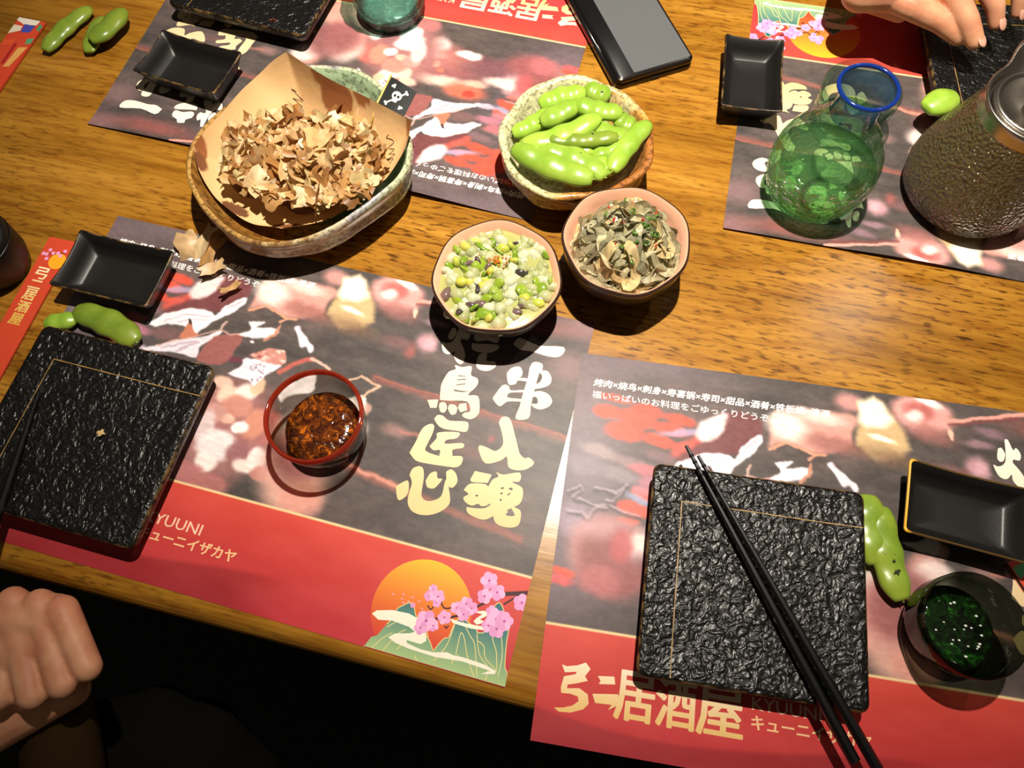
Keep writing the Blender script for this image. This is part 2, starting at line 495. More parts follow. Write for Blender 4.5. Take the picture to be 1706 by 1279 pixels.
# dark grill background
n1 = vnoise((0.05, 0.02), 1); n2 = vnoise((0.018, 0.006), 2)
U0, V0_ = UU.copy(), VV.copy()
UU = U0 + 0.0034 * (vnoise((0.010, 0.008), 31) - 0.5) + 0.0012 * (vnoise((0.003, 0.003), 32) - 0.5)
VV = V0_ + 0.0034 * (vnoise((0.010, 0.008), 33) - 0.5) + 0.0012 * (vnoise((0.003, 0.003), 34) - 0.5)
IMG[:] = np.array([84, 75, 73]) + (n1 - 0.5)[..., None] * np.array([34, 22, 22]) + (n2 - 0.5)[..., None] * np.array([26, 22, 22])
# left: mauve haze, embers, grill chain
blob(zb6(330, 250), 150 * K, 60 * K, 0, (128, 104, 106), 0.9, 0.5)
blob(zb6(250, 700), 60 * K, 150 * K, 0, (138, 122, 136), 0.9, 0.55)
blob(zb6(420, 760), 90 * K, 60 * K, 0, (104, 92, 104), 0.9, 0.6)
blob(zb6(300, 1180), 80 * K, 70 * K, 0, (118, 96, 104), 0.9, 0.6)
for x, y, rx, ry, a in [(430, 315, 22, 11, 0), (590, 355, 30, 15, 8), (530, 425, 30, 14, 5), (650, 310, 24, 11, 5), (825, 362, 25, 9, 8), (770, 412, 28, 9, 5), (715, 475, 23, 10, 10), (850, 510, 18, 8, 0), (575, 850, 26, 10, 12), (620, 775, 16, 10, 20), (190, 1190, 17, 6, 5), (540, 912, 16, 6, 0), (470, 240, 26, 6, 5)]:
    blob(zb6(x, y), rx * K, ry * K, a, (226, 84, 66), 0.35, 0.95)
for x, y, rx, ry, a, c in [(390, 535, 30, 10, 12, (160, 140, 140)), (575, 600, 28, 9, 10, (150, 122, 124)), (505, 660, 32, 11, 12, (140, 126, 132)), (310, 610, 26, 16, 10, (134, 118, 130)), (350, 690, 30, 8, 0, (120, 104, 112)), (840, 430, 34, 5, -12, (176, 156, 190)), (250, 900, 24, 24, 0, (150, 132, 148)), (600, 800, 20, 6, 20, (150, 160, 190)), (650, 700, 12, 24, 0, (170, 110, 120)), (720, 560, 26, 8, 10, (128, 98, 104))]:
    blob(zb6(x, y), rx * K, ry * K, a, c, 0.5, 0.8)
for pts in [[(225, 755), (280, 712), (300, 745), (250, 780), (310, 800), (370, 835), (440, 820), (500, 848), (560, 870), (610, 882)],
            [(220, 855), (290, 865), (325, 890), (380, 840), (430, 838)], [(370, 735), (430, 745), (480, 760), (540, 715)], [(430, 800), (470, 800), (520, 740)]]:
    stroke([zb6(*q) for q in pts], 0.0016, (188, 168, 178), 0.0011, 0.8)
    stroke([zb6(x, y + 14) for x, y in pts], 0.002, (64, 54, 58), 0.0016, 0.7)
# big round out-of-focus meat at left
blob(zb6(440, 1090), 58 * K, 56 * K, 0, (190, 132, 130), 0.25, 0.9)
blob(zb6(465, 1100), 50 * K, 50 * K, 0, (138, 82, 80), 0.3, 0.95)
blob(zb6(400, 950), 40 * K, 14 * K, -10, (190, 150, 156), 0.8, 0.7)
blob(zb6(600, 1070), 18 * K, 26 * K, 0, (236, 214, 216), 0.5, 0.9)
# heap of pale grains, lower middle (seen on the front left and, upside down, on the back left mat)
def za(x, y): return uv('A', 260 + x / 3.552, 440 + y / 3.552)
def zc(x, y): return uv('C', 540 + x / 3.553, 20 + y / 3.553)
KA = 0.49e-3 / 3.552 * 1.02; KC = 0.56e-3 / 3.553
for x, y, rx, ry, cc, sf in [(640, 330, 330, 70, (150, 92, 94), .5), (1000, 330, 200, 70, (120, 78, 84), .6), (560, 230, 330, 110, (178, 112, 106), .4), (1230, 330, 150, 90, (144, 84, 86), .4),
                        (290, 240, 85, 95, (214, 104, 90), .3), (350, 190, 60, 60, (212, 128, 116), .4), (510, 170, 95, 80, (244, 230, 226), .35), (600, 240, 120, 45, (228, 184, 174), .4), (690, 190, 65, 55, (238, 212, 208), .4), (400, 242, 36, 28, (248, 236, 232), .3),
                        (860, 258, 80, 32, (246, 230, 228), .35), (440, 330, 120, 34, (226, 168, 146), .5), (665, 308, 24, 24, (230, 166, 146), .4), (690, 345, 24, 20, (206, 116, 96), .4), (700, 410, 170, 40, (236, 200, 184), .5), (830, 470, 120, 62, (206, 106, 84), .45), (850, 490, 36, 26, (196, 66, 56), .4), (900, 430, 70, 26, (232, 176, 156), .5),
                        (1060, 425, 110, 34, (238, 208, 200), .5), (1180, 430, 50, 70, (178, 88, 90), .5), (1300, 325, 90, 60, (176, 104, 106), .45), (1470, 340, 60, 22, (212, 92, 96), .5), (960, 640, 70, 24, (176, 116, 132), .5), (1010, 700, 70, 26, (190, 104, 112), .5), (960, 560, 60, 16, (196, 178, 196), .5), (1050, 620, 40, 22, (186, 120, 128), .5)]:
    blob(zc(x, y), rx * KC, ry * KC, 0, cc, sf, .9)
blob(za(400, 980), 260 * KA, 300 * KA, 0, (158, 108, 106), .3, .9)
for x, y, rx, ry, cc in [(400, 700, 60, 36, (226, 184, 166)), (430, 770, 66, 52, (238, 200, 180)), (540, 760, 64, 50, (240, 226, 218)), (600, 730, 40, 50, (214, 180, 150)), (480, 840, 84, 60, (198, 136, 122)), (425, 910, 42, 26, (226, 182, 162)), (350, 880, 60, 60, (196, 146, 138)), (580, 950, 66, 86, (204, 138, 118)), (495, 970, 50, 36, (247, 238, 238)), (290, 960, 52, 84, (214, 194, 194)),
                        (360, 1070, 112, 82, (232, 222, 222)), (480, 1110, 60, 60, (150, 100, 104)), (290, 1165, 60, 62, (240, 226, 222)), (520, 1195, 64, 40, (236, 216, 206)), (595, 1150, 50, 58, (234, 220, 216)), (620, 1240, 60, 44, (188, 128, 120)), (180, 1230, 90, 60, (176, 112, 112)), (300, 1290, 120, 50, (170, 108, 106))]:
    blob(za(x, y), rx * KA, ry * KA, 0, cc, .28, .95)
for x, y, r, c in [(540, 520, 18, (206, 150, 140)), (570, 550, 18, (240, 222, 216)), (370, 600, 26, (238, 216, 206)), (385, 660, 26, (190, 128, 120)), (440, 830, 34, (232, 176, 160)), (370, 740, 26, (206, 150, 140)), (500, 890, 22, (216, 150, 136)), (420, 700, 26, (150, 90, 92)), (470, 640, 34, (146, 92, 92))]:
    blob(zb8(x, y), r * 0.44e-3 * 1.6, r * 0.44e-3 * 1.4, 0, c, 0.4, 0.85)
# dark meat, left middle, and the pale roll behind
def sp(pts, cc, soft=0.0009, alpha=1.0):
    polyp([za(*q) for q in [tuple(q) for q in smoothpath(pts + pts[:1], len(pts) * 4 + 1)[:-1]]], cc, soft, alpha)
sp([(40, 240), (130, 200), (200, 180), (280, 110), (370, 80), (480, 75), (560, 130), (540, 200), (450, 250), (380, 280), (300, 270), (180, 290), (60, 300)], (112, 66, 68), .002)
stroke([za(*q) for q in [(50, 245), (120, 215), (200, 190)]], .006, (222, 96, 84), .003, .8)
sp([(200, 170), (240, 120), (300, 90), (400, 85), (340, 165), (270, 205), (215, 205)], (234, 218, 218), .0022, .95)
sp([(555, 255), (640, 110), (760, 80), (900, 110), (1040, 140), (1075, 175), (1020, 225), (980, 300), (880, 315), (760, 305), (660, 255)], (206, 148, 138), .0026)
blob(za(690, 170), 110 * KA, 70 * KA, 10, (236, 224, 214), .45, .95); blob(za(880, 140), 130 * KA, 36 * KA, 8, (230, 204, 194), .5, .85); blob(za(900, 280), 150 * KA, 44 * KA, 6, (150, 98, 92), .6, .8)
blob(za(1060, 80), 70 * KA, 50 * KA, 0, (204, 146, 142), .6, .9)
blob(za(60, 410), 90 * KA, 40 * KA, 0, (124, 92, 92), .5, .8)
# leek
polyp([z2(*q) for q in [(1085, 95), (1200, 72), (1238, 110), (1275, 200), (1300, 290), (1290, 380), (1220, 430), (1060, 425), (985, 330), (1010, 260), (1060, 190)]], (196, 166, 122), 0.003)
polyp([z2(*q) for q in [(1090, 95), (1200, 78), (1236, 115), (1262, 210), (1200, 250), (1080, 240), (1050, 210)]], (240, 236, 220), 0.003)
blob(z2(1140, 310), 20 * K, 5 * K, 8, (252, 246, 226), 0.6)
blob(z2(1140, 420), 40 * K, 12 * K, 8, (120, 92, 72), 0.9, 0.7)
# pink roll right of leek
blob(z2(1450, 200), 46 * K, 32 * K, 10, (222, 158, 152), 0.22, 0.95)
blob(z2(1430, 180), 22 * K, 15 * K, 10, (176, 98, 94), 0.4, 0.9)
blob(z2(1395, 205), 12 * K, 10 * K, 0, (244, 222, 218), 0.5, 0.9)
blob(z2(1510, 130), 22 * K, 8 * K, 20, (250, 234, 232), 0.4, 0.9)
blob(z2(1450, 320), 34 * K, 14 * K, 10, (146, 96, 92), 0.6, 0.8)
blob(z2(1570, 330), 4 * K, 9 * K, -15, (232, 176, 156), 0.3)
stroke([zb9(575, 580), zb9(1600, 470), zb9(1760, 455)], 0.0030, (226, 158, 146), 0.0008)
stroke([zb9(575, 630), zb9(1600, 530)], 0.0030, (118, 66, 66), 0.0012, 0.7)
blob(zb9(1180, 760), 0.010, 0.003, 12, (142, 108, 122), 0.6, 0.8)
blob(zb9(1010, 930), 0.009, 0.003, 0, (156, 122, 132), 0.6, 0.8)
# white curled flakes
sp([(-60, 360), (0, 330), (40, 300), (120, 275), (220, 262), (330, 275), (360, 300), (400, 260), (460, 225), (535, 203), (520, 240), (440, 300), (330, 345), (250, 402), (222, 420), (180, 380), (130, 362), (60, 350), (0, 365)], (230, 226, 232))
for q in ([(60, 330), (150, 305), (250, 300), (330, 310)], [(130, 345), (220, 330), (300, 330)], [(420, 262), (480, 235), (520, 220)]): stroke([za(*w_) for w_ in q], .0012, (168, 156, 170), .0008, .7)
sp([(140, 432), (170, 392), (195, 340), (215, 370), (225, 400), (252, 418), (190, 442)], (186, 116, 92), .0007)
sp([(188, 330), (206, 334), (214, 362), (196, 352)], (60, 44, 44), .0006)
sp([(-80, 500), (0, 480), (100, 450), (200, 440), (300, 425), (350, 400), (392, 400), (330, 450), (260, 490), (232, 552), (120, 522), (0, 512), (-80, 520)], (218, 210, 220))
for q in ([(40, 490), (160, 470), (240, 455)], [(120, 510), (200, 480), (260, 460)]): stroke([za(*w_) for w_ in q], .0016, (160, 138, 152), .001, .7)
sp([(350, 422), (500, 412), (512, 440), (470, 510), (440, 562), (350, 604), (240, 562), (285, 490)], (146, 90, 86))
stroke([za(*w_) for w_ in [(0, 478), (110, 448), (210, 436), (340, 395), (380, 392), (430, 415), (505, 418)]], .0012, (206, 164, 152), .0007, .9)
stroke([za(*w_) for w_ in [(372, 392), (415, 345)]], .0016, (206, 170, 160), .0007, .9)
sp([(440, 545), (520, 560), (500, 580), (430, 575)], (116, 58, 74), .0012, .8)
sp([(428, 642), (500, 602), (520, 560), (600, 558), (745, 590), (700, 632), (640, 672), (580, 722), (545, 692), (450, 662)], (224, 216, 228))
for k_ in range(26): blob(za(rnd.uniform(560, 700), rnd.uniform(590, 690)), 5 * KA * rnd.uniform(.6, 2.4), 3 * KA * rnd.uniform(.6, 1.8), rnd.uniform(0, 90), (112, 88, 98), .4, .6)
sp([(560, 532), (620, 507), (690, 498), (758, 520), (766, 578), (722, 592), (600, 562)], (190, 130, 120), .0008)
for k_ in range(22): blob(za(rnd.uniform(575, 755), rnd.uniform(515, 580)), 12 * KA * rnd.uniform(.5, 1.3), 9 * KA * rnd.uniform(.5, 1.3), 0, rnd.choice([(226, 180, 166), (140, 78, 76), (210, 150, 138), (236, 206, 198)]), .4, .8)
sp([(555, 343), (642, 350), (602, 375), (690, 383), (722, 402), (680, 432), (560, 432), (488, 420), (560, 392)], (228, 222, 228))
stroke([za(*w_) for w_ in [(640, 445), (700, 425), (722, 390), (735, 370)]], .0022, (190, 132, 110), .0008, .95)
blob(za(570, 456), 14 * KA, 10 * KA, 0, (232, 204, 208), .3)
sp([(828, 365), (852, 360), (880, 430), (937, 490), (910, 530), (890, 492), (850, 482)], (216, 210, 220))
stroke([za(*w_) for w_ in [(555, 268), (650, 250), (720, 290), (780, 318), (830, 322)]], .0022, (214, 152, 124), .0009, .95)
stroke([za(*w_) for w_ in [(735, 348), (785, 318)]], .002, (214, 152, 124), .0008, .9)
stroke([za(*w_) for w_ in [(730, 640), (800, 600), (880, 570), (930, 568)]], .004, (190, 98, 88), .0012, .9)
stroke([za(*w_) for w_ in [(920, 566), (975, 585), (1025, 622)]], .0022, (222, 186, 170), .0008, .9)
sp([(718, 770), (770, 722), (880, 662), (942, 648), (942, 732), (900, 762), (800, 782), (738, 812)], (226, 218, 222), .001)
sp([(1035, 790), (1130, 802), (1200, 772), (1245, 795), (1235, 870), (1170, 862), (1100, 832)], (230, 220, 216), .001)
blob(za(1240, 860), 26 * KA, 40 * KA, 10, (206, 160, 146), .4, .8)
stroke([za(*w_) for w_ in [(1135, 690), (1210, 662), (1250, 690), (1328, 722), (1250, 765), (1220, 790)]], .0018, (218, 176, 150), .0008, .95)
# right: out-of-focus skewers
blob(z2(1640, 520), 16 * K, 16 * K, 0, (196, 148, 156), 0.6, 0.9)
for x, y, rx, ry, c in [(440, 50, 10, 10, (206, 160, 170)), (310, 95, 10, 12, (158, 88, 84)), (220, 590, 20, 10, (150, 116, 112)), (815, 650, 5, 6, (150, 84, 82)), (240, 40, 24, 10, (120, 88, 88)), (690, 730, 50, 8, (112, 86, 82)), (1330, 200, 40, 26, (132, 104, 106))]:
    blob(z3(x, y), rx * K, ry * K, 0, c, 0.7, 0.85)
stroke([z3(*q) for q in [(90, 265), (600, 430), (880, 522), (1300, 650), (1500, 710)]], 0.005, (140, 86, 78), 0.0026, 0.75)
stroke([z3(*q) for q in [(90, 250), (600, 415), (880, 505), (1300, 634), (1500, 694)]], 0.0012, (176, 96, 84), 0.0008, 0.7)
stroke([z3(*q) for q in [(-150, 790), (0, 850), (230, 950), (560, 1090), (1000, 1270)]], 0.006, (150, 94, 84), 0.0022, 0.8)
stroke([z3(*q) for q in [(-150, 780), (0, 840), (230, 940)]], 0.003, (212, 146, 126), 0.0014, 0.85)
stroke([z3(*q) for q in [(250, 595), (370, 622)]], 0.003, (180, 112, 100), 0.0014, 0.7)
blob(np.array([0.415, 0.004]), 0.02, 0.012, 0, (150, 108, 110), 0.8, 0.7)
blob(np.array([0.36, 0.012]), 0.035, 0.008, 0, (176, 92, 88), 0.8, 0.6)
# upper edge haze
blob(np.array([0.05, 0.004]), 0.06, 0.010, 0, (122, 104, 112), 0.9, 0.6)
UU, VV = U0, V0_
n3_ = vnoise((0.004, 0.0022), 9, 2)
IMG += ((n3_ - 0.5) * 14)[..., None]
# red band with a cream line on top
band = sstep((VV - ML) / 0.0006 + 0.5)
g = np.clip((VV - ML) / (MH - ML), 0, 1)[..., None]
wave = sstep((VV - (0.249 + 0.010 * np.sin(UU * 16 + 0.4) + 0.03 * UU)) / 0.004)[..., None] * sstep((0.27 - UU) / 0.06)[..., None]
red = np.array([204, 74, 62]) * (1 - g) + np.array([186, 54, 62]) * g
red = red * (1 - 0.16 * wave)
red = red + ((vnoise((0.03, 0.012), 21) - 0.5) * 14)[..., None]
IMG = IMG * (1 - band[..., None]) + red * band[..., None]
lineband = sstep((0.0008 - np.abs(VV - ML)) / 0.0005 + 0.5)
comp(lineband, (238, 208, 156))
lum = IMG.mean(-1); IMG *= (1 + 0.16 * (vnoise((0.006, 0.0014), 41, 2) - 0.5) * np.clip((lum - 140) / 80, 0, 1))[..., None]
IMG = np.clip(IMG, 0, 255)

def mat_mesh(name, lift):
    Z = np.zeros_like(UU)
    for u0, wd_, hgt, dep in lift:
        Z += hgt * np.exp(-((UU - u0) / wd_) ** 2) * np.clip((dep - VV) / dep, 0, 1) ** 2
    V = np.stack([UU, -VV, Z], -1).reshape(-1, 3)
    idx = np.arange(NU * NV).reshape(NV, NU)
    q = np.stack([idx[:-1, :-1], idx[1:, :-1], idx[1:, 1:], idx[:-1, 1:]], -1).reshape(-1, 4)
    me = bpy.data.meshes.new(name)
    me.vertices.add(len(V)); me.vertices.foreach_set('co', V.ravel())
    me.loops.add(q.size); me.loops.foreach_set('vertex_index', q.ravel().astype(np.int32))
    me.polygons.add(len(q)); me.polygons.foreach_set('loop_start', np.arange(0, q.size, 4, dtype=np.int32))
    me.update(calc_edges=True)
    me.polygons.foreach_set('use_smooth', np.ones(len(q), bool))
    ca = me.color_attributes.new('Col', 'FLOAT_COLOR', 'POINT')
    a = np.ones((len(V), 4)); a[:, :3] = s2l(IMG.reshape(-1, 3)); ca.data.foreach_set('color', a.ravel())
    me.materials.append(M['print'])
    return me

# ---- flat print laid on the paper: lettering
class Print:
    def __init__(s): s.V = []; s.F = []; s.C = []; s.n = 0
    def poly(s, pts, c, z=0.00008):
        pts = [tuple(q) for q in pts]; n = len(pts)
        for i, (u, v) in enumerate(pts):
            s.V.append((min(max(u, 0.0002), MW - 0.0002) if s.clip else u, -v, z)); s.C.append(c(u, v) if callable(c) else c)
        s.F.append(tuple(range(s.n, s.n + n))); s.n += n
    clip = False
    def tri(s, V2, Fc, c, z=0.00008):
        for u, v in V2: s.V.append((u, -v, z)); s.C.append(c(u, v) if callable(c) else c)
        s.F += [tuple(i + s.n for i in f) for f in Fc]; s.n += len(V2)
    def line(s, pts, w_, c, z):
        P = np.array(pts, float); T = np.gradient(P, axis=0); T /= np.linalg.norm(T, axis=1)[:, None] + 1e-12
        Nn = np.stack([-T[:, 1], T[:, 0]], 1); m_ = len(P)
        ws = np.ones(m_) * w_ / 2 if np.isscalar(w_) else np.asarray(w_) / 2
        L = P + Nn * ws[:, None]; R = P - Nn * ws[:, None]
        if s.clip:
            for Q in (L, R): Q[:, 0] = np.clip(Q[:, 0], 0.0002, MW - 0.0002); Q[:, 1] = np.clip(Q[:, 1], 0, MH - 0.0005)
        s.tri(np.concatenate([L, R]), [(i, i + 1, m_ + i + 1, m_ + i) for i in range(m_ - 1)], c, z)
    def build(s, name, parent, mat=None):
        return mk(name, s.V, s.F, mat or M['ink'], parent, smooth=False, cols=np.array(s.C))

_tc = {}
def text2d(body, bold=0.0, shear=0.0):
    key = (body, bold, shear)
    if key in _tc: return _tc[key]
    cu = bpy.data.curves.new('lettering', 'FONT'); cu.body = body; cu.offset = bold; cu.shear = shear; cu.resolution_u = 2; cu.fill_mode = 'FRONT'
    o = bpy.data.objects.new('lettering', cu); col.objects.link(o)
    dg = bpy.context.evaluated_depsgraph_get(); me = o.evaluated_get(dg).to_mesh()
    V = np.array([v.co[:2] for v in me.vertices]).reshape(-1, 2); Fc = [tuple(pl.vertices) for pl in me.polygons]
    o.evaluated_get(dg).to_mesh_clear()
    bpy.data.objects.remove(o); bpy.data.curves.remove(cu)
    if len(V) == 0: V = np.array([[0, 0], [1, 0], [1, 1]]); Fc = []
    V = V - V.min(0); V = V / np.maximum(V.max(0), 1e-6)
    _tc[key] = (V, Fc)
    return _tc[key]

def put_text(pr, body, u0, v0, u1, v1, c, bold=0.0, shear=0.0, z=0.00008):
    V, Fc = text2d(body, 0.0, shear)
    P = np.stack([u0 + V[:, 0] * (u1 - u0), v1 + V[:, 1] * (v0 - v1)], 1)
    offs = [(0, 0)] if bold <= 0 else [(bold * a, bold * b) for a, b in ((0, 0), (1, 0), (-1, 0), (0, 0.6), (0, -0.6), (0.7, 0.5), (-0.7, 0.5), (0.7, -0.5), (-0.7, -0.5))]
    for i, (a, b) in enumerate(offs): pr.tri(P + np.array([a, b]), Fc, c, z + i * 5e-7)

def lerpc(a, b, t): t = min(max(t, 0), 1); return tuple(a[i] + (b[i] - a[i]) * t for i in range(3))
def callig(u, v): return lerpc((244, 236, 222), (222, 190, 136), (v - 0.02) / 0.15)
def logo(u, v): return lerpc((246, 226, 204), (226, 186, 116), (v - 0.222) / 0.030)

LETTERS = [Print() for _ in range(8)]     # one per large brush character
LOGO = Print(); SMALL = Print()
CAL = [
 (z7, [(550, 1010), (590, 970), (700, 1015), (850, 1025), (830, 1078), (760, 1080), (660, 1050), (600, 1042)]),
 # fire radical and right half of the first big character
 (zb9, [(1390, 850), (1440, 850), (1520, 1005), (1560, 975), (1610, 1020), (1640, 1090), (1620, 1165), (1530, 1150), (1520, 1200), (1600, 1290), (1690, 1420), (1720, 1560), (1680, 1600), (1600, 1560), (1520, 1470), (1500, 1380), (1440, 1440), (1370, 1440), (1290, 1380), (1220, 1230), (1270, 1250), (1330, 1250), (1395, 1200), (1410, 1080)]),
 (zb9, [(1290, 985), (1340, 970), (1390, 1040), (1400, 1090), (1375, 1170), (1320, 1180), (1280, 1120)]),
 (z7, [(330, 940), (372, 925), (375, 903), (422, 905), (432, 930), (470, 960), (455, 1000), (400, 985), (340, 990), (318, 970)]),
 (z7, [(308, 1000), (345, 1005), (460, 1012), (455, 1042), (400, 1060), (330, 1050), (305, 1030)]),
 (z7, [(330, 1125), (350, 1070), (395, 1062), (392, 1105), (440, 1110), (447, 1140), (400, 1166), (345, 1155)]),
 (z3, [(1062, 200), (1080, 168), (1110, 163), (1143, 178), (1140, 215), (1120, 240), (1085, 370), (1070, 440), (1055, 515), (975, 518), (1000, 440), (1015, 380), (1030, 330), (1050, 270)]),
 (z3, [(920, 232), (950, 200), (1000, 192), (1018, 225), (1010, 255), (990, 262), (1052, 266), (1050, 285), (990, 278), (975, 300), (935, 305), (922, 270)]),
 (z3, [(1120, 222), (1150, 215), (1180, 225), (1200, 270), (1180, 310), (1110, 330), (1085, 326), (1100, 305), (1130, 285), (1142, 250)]),
 (z3, [(830, 390), (890, 310), (930, 312), (945, 340), (1022, 338), (1020, 352), (940, 355), (925, 385), (1012, 395), (1008, 410), (925, 410), (880, 440), (850, 420)]),
 (z3, [(1080, 352), (1130, 345), (1180, 365), (1203, 405), (1185, 440), (1130, 460), (1085, 445), (1076, 425), (1108, 425), (1114, 402), (1102, 382), (1078, 380)]),
 (z3, [(870, 545), (885, 512), (920, 505), (945, 530), (965, 600), (985, 680), (1000, 735), (1030, 765), (1060, 762), (1090, 798), (1040, 835), (980, 840), (930, 820), (920, 755), (880, 780), (785, 797), (745, 720), (750, 685), (800, 700), (850, 720), (895, 680), (890, 610)]),
 (z3, [(690, 900), (720, 845), (825, 868), (800, 920), (700, 915)]),
 (z3, [(650, 965), (690, 925), (790, 930), (812, 980), (800, 1010), (820, 1030), (800, 1058), (760, 1066), (740, 1050), (700, 1062), (660, 1040), (648, 1010), (680, 990)]),
 (z3, [(668, 1070), (720, 1078), (790, 1075), (850, 1035), (880, 1080), (830, 1130), (770, 1150), (700, 1125), (670, 1100)]),
 (z3, [(850, 850), (900, 868), (1000, 855), (1000, 910), (950, 914), (1015, 950), (1018, 1010), (1000, 1050), (960, 1072), (900, 1092), (850, 1064), (806, 1044), (800, 960), (830, 900), (868, 880)]),
 (z3, [(850, 1085), (900, 1075), (925, 1100), (912, 1120), (945, 1128), (970, 1120), (945, 1070), (985, 1080), (1008, 1105), (995, 1180), (940, 1200), (860, 1180), (835, 1130)]),
 (z3, [(500, 400), (505, 330), (515, 290), (555, 225), (600, 208), (595, 182), (640, 195), (700, 190), (695, 245), (735, 265), (738, 300), (710, 335), (690, 350), (680, 372), (740, 378), (748, 470), (720, 510), (680, 520), (640, 500), (655, 480), (690, 470), (670, 410), (560, 405)]),
 (z3, [(495, 445), (500, 420), (530, 415), (545, 445), (530, 478), (505, 475)]),
 (z3, [(550, 455), (560, 430), (590, 430), (608, 450), (600, 485), (570, 492)]),
 (z3, [(612, 450), (625, 425), (665, 420), (670, 465), (630, 478)]),
 (z3, [(422, 400), (490, 398), (480, 450), (440, 450)]),
 (z3, [(465, 520), (485, 495), (520, 500), (560, 530), (660, 535), (680, 555), (665, 600), (600, 592), (530, 582), (490, 560)]),
 (z3, [(310, 730), (350, 660), (390, 580), (440, 550), (465, 565), (450, 620), (420, 680), (412, 720), (500, 752), (575, 752), (640, 755), (635, 800), (600, 822), (530, 815), (430, 800), (350, 780)]),
 (z3, [(435, 690), (480, 640), (490, 604), (620, 604), (605, 640), (545, 650), (535, 675), (640, 670), (645, 700), (580, 712), (575, 755), (500, 755), (503, 715), (460, 715)]),
 (z3, [(225, 945), (250, 925), (300, 905), (305, 960), (290, 1000), (250, 1028), (232, 1010)]),
 (z3, [(310, 870), (330, 830), (370, 815), (395, 830), (400, 880), (390, 950), (385, 1000), (410, 1030), (460, 1030), (510, 1000), (530, 920), (545, 905), (565, 1020), (545, 1070), (480, 1110), (400, 1122), (330, 1100), (300, 1050), (305, 990), (325, 920)]),
 (z3, [(412, 905), (440, 860), (480, 850), (485, 890), (515, 895), (490, 930), (460, 955), (420, 945)]),
 (z3, [(540, 850), (570, 835), (600, 860), (610, 910), (580, 950), (545, 930)])]
BELONG = [0] + [1] * 5 + [2] * 5 + [3] + [4] * 5 + [5] * 5 + [6] * 3 + [7] * 4
for i, (f, pts) in enumerate(CAL):
    pts = [tuple(q) for q in smoothpath(pts + pts[:1], len(pts) * 3 + 1)[:-1]] if len(pts) > 5 else pts
    LETTERS[BELONG[i]].poly([f(*q) for q in pts], callig, 0.00008 + i * 1e-6)
for pts in [[(615, 246), (660, 250), (658, 254), (614, 252)], [(608, 272), (664, 268), (664, 274), (608, 278)], [(604, 304), (660, 296), (660, 302), (604, 310)], [(586, 334), (640, 344), (690, 346), (640, 352), (590, 345)],
            [(880, 950), (898, 945), (903, 955), (885, 960)], [(930, 955), (945, 948), (958, 958), (955, 966), (935, 962)], [(876, 985), (890, 977), (895, 990), (882, 992)], [(920, 995), (940, 980), (944, 985), (928, 1000)], [(872, 1020), (890, 1022), (882, 1038)], [(720, 998), (732, 992), (742, 998), (732, 1008)],
            [(1112, 270), (1125, 245), (1130, 262), (1122, 290), (1110, 292)], [(1086, 385), (1108, 388), (1108, 418), (1084, 415)]]:
    k_ = 5 if pts[0][0] < 700 else (2 if pts[0][1] < 600 else 4)
    LETTERS[k_].poly([z3(*q) for q in pts], (84, 74, 72), 0.00015)
# logo on the band
for i, pts in enumerate([[(185, 415), (210, 425), (270, 420), (315, 405), (340, 440), (310, 480), (325, 505), (265, 518), (215, 525), (212, 545), (280, 545), (325, 580), (330, 630), (300, 660), (230, 678), (165, 672), (140, 650), (190, 650), (240, 640), (275, 615), (270, 590), (230, 575), (180, 570), (178, 540), (195, 480), (260, 468), (265, 455), (200, 458)],
            [(380, 478), (470, 482), (475, 525), (385, 522), (395, 505)], [(350, 575), (490, 578), (505, 630), (435, 665), (455, 636), (365, 625)]]):
    LOGO.poly([zb7(*q) for q in pts], logo)
put_text(LOGO, '居', 0.0515, 0.2245, 0.0760, 0.2540, logo, 0.0008)
put_text(LOGO, '酒', 0.0780, 0.2245, 0.1030, 0.2540, logo, 0.0008)
put_text(LOGO, '屋', 0.1045, 0.2245, 0.1330, 0.2545, logo, 0.0008)
put_text(SMALL, 'KYUUNI', 0.1390, 0.2275, 0.1830, 0.2352, (240, 196, 168), 0.0001)
put_text(SMALL, 'キューニイザカヤ', 0.1390, 0.2385, 0.2140, 0.2468, (238, 190, 140), 0.00025)
put_text(SMALL, '烤肉×烧鸟×刺身×寿喜锅×寿司×甜品×酒肴×铁板烧×清酒', 0.0124, 0.0199, 0.1903, 0.0262, (244, 240, 238), 0.00018, 0.15)
put_text(SMALL, '福いっぱいのお料理をごゆっくりどうぞ', 0.0123, 0.0300, 0.1451, 0.0360, (240, 234, 232), 0.00008)

# ---- illustration on the band: sun, hills, clouds, blossom
ILL = Print(); ILL.clip = True
sc_ = z4(605, 585); sr = 0.0345
ring = [(sc_[0] + sr * math.cos(t), sc_[1] + sr * math.sin(t)) for t in np.linspace(0, 2 * math.pi, 56, endpoint=False)]
def sunc(u, v): return lerpc((236, 180, 46), (208, 72, 50), (v - (sc_[1] - sr)) / (1.55 * sr))
ys = -np.cos(np.linspace(0, math.pi, 24))
sv_ = []; 
for y in ys:
    hw = math.sqrt(max(1 - y * y, 0)) * sr; sv_ += [(sc_[0] - hw, sc_[1] + y * sr), (sc_[0] + hw, sc_[1] + y * sr)]
sv_ = [(u, min(v, MH - 0.0006)) for u, v in sv_]
ILL.tri(sv_, [(2 * i, 2 * i + 1, 2 * i + 3, 2 * i + 2) for i in range(23)], sunc, 0.00006)
hill_l = [(190, 850), (250, 770), (290, 760), (360, 680), (400, 640), (430, 575), (480, 545), (530, 528), (555, 560), (568, 620), (620, 690), (640, 760), (665, 800), (690, 872)]
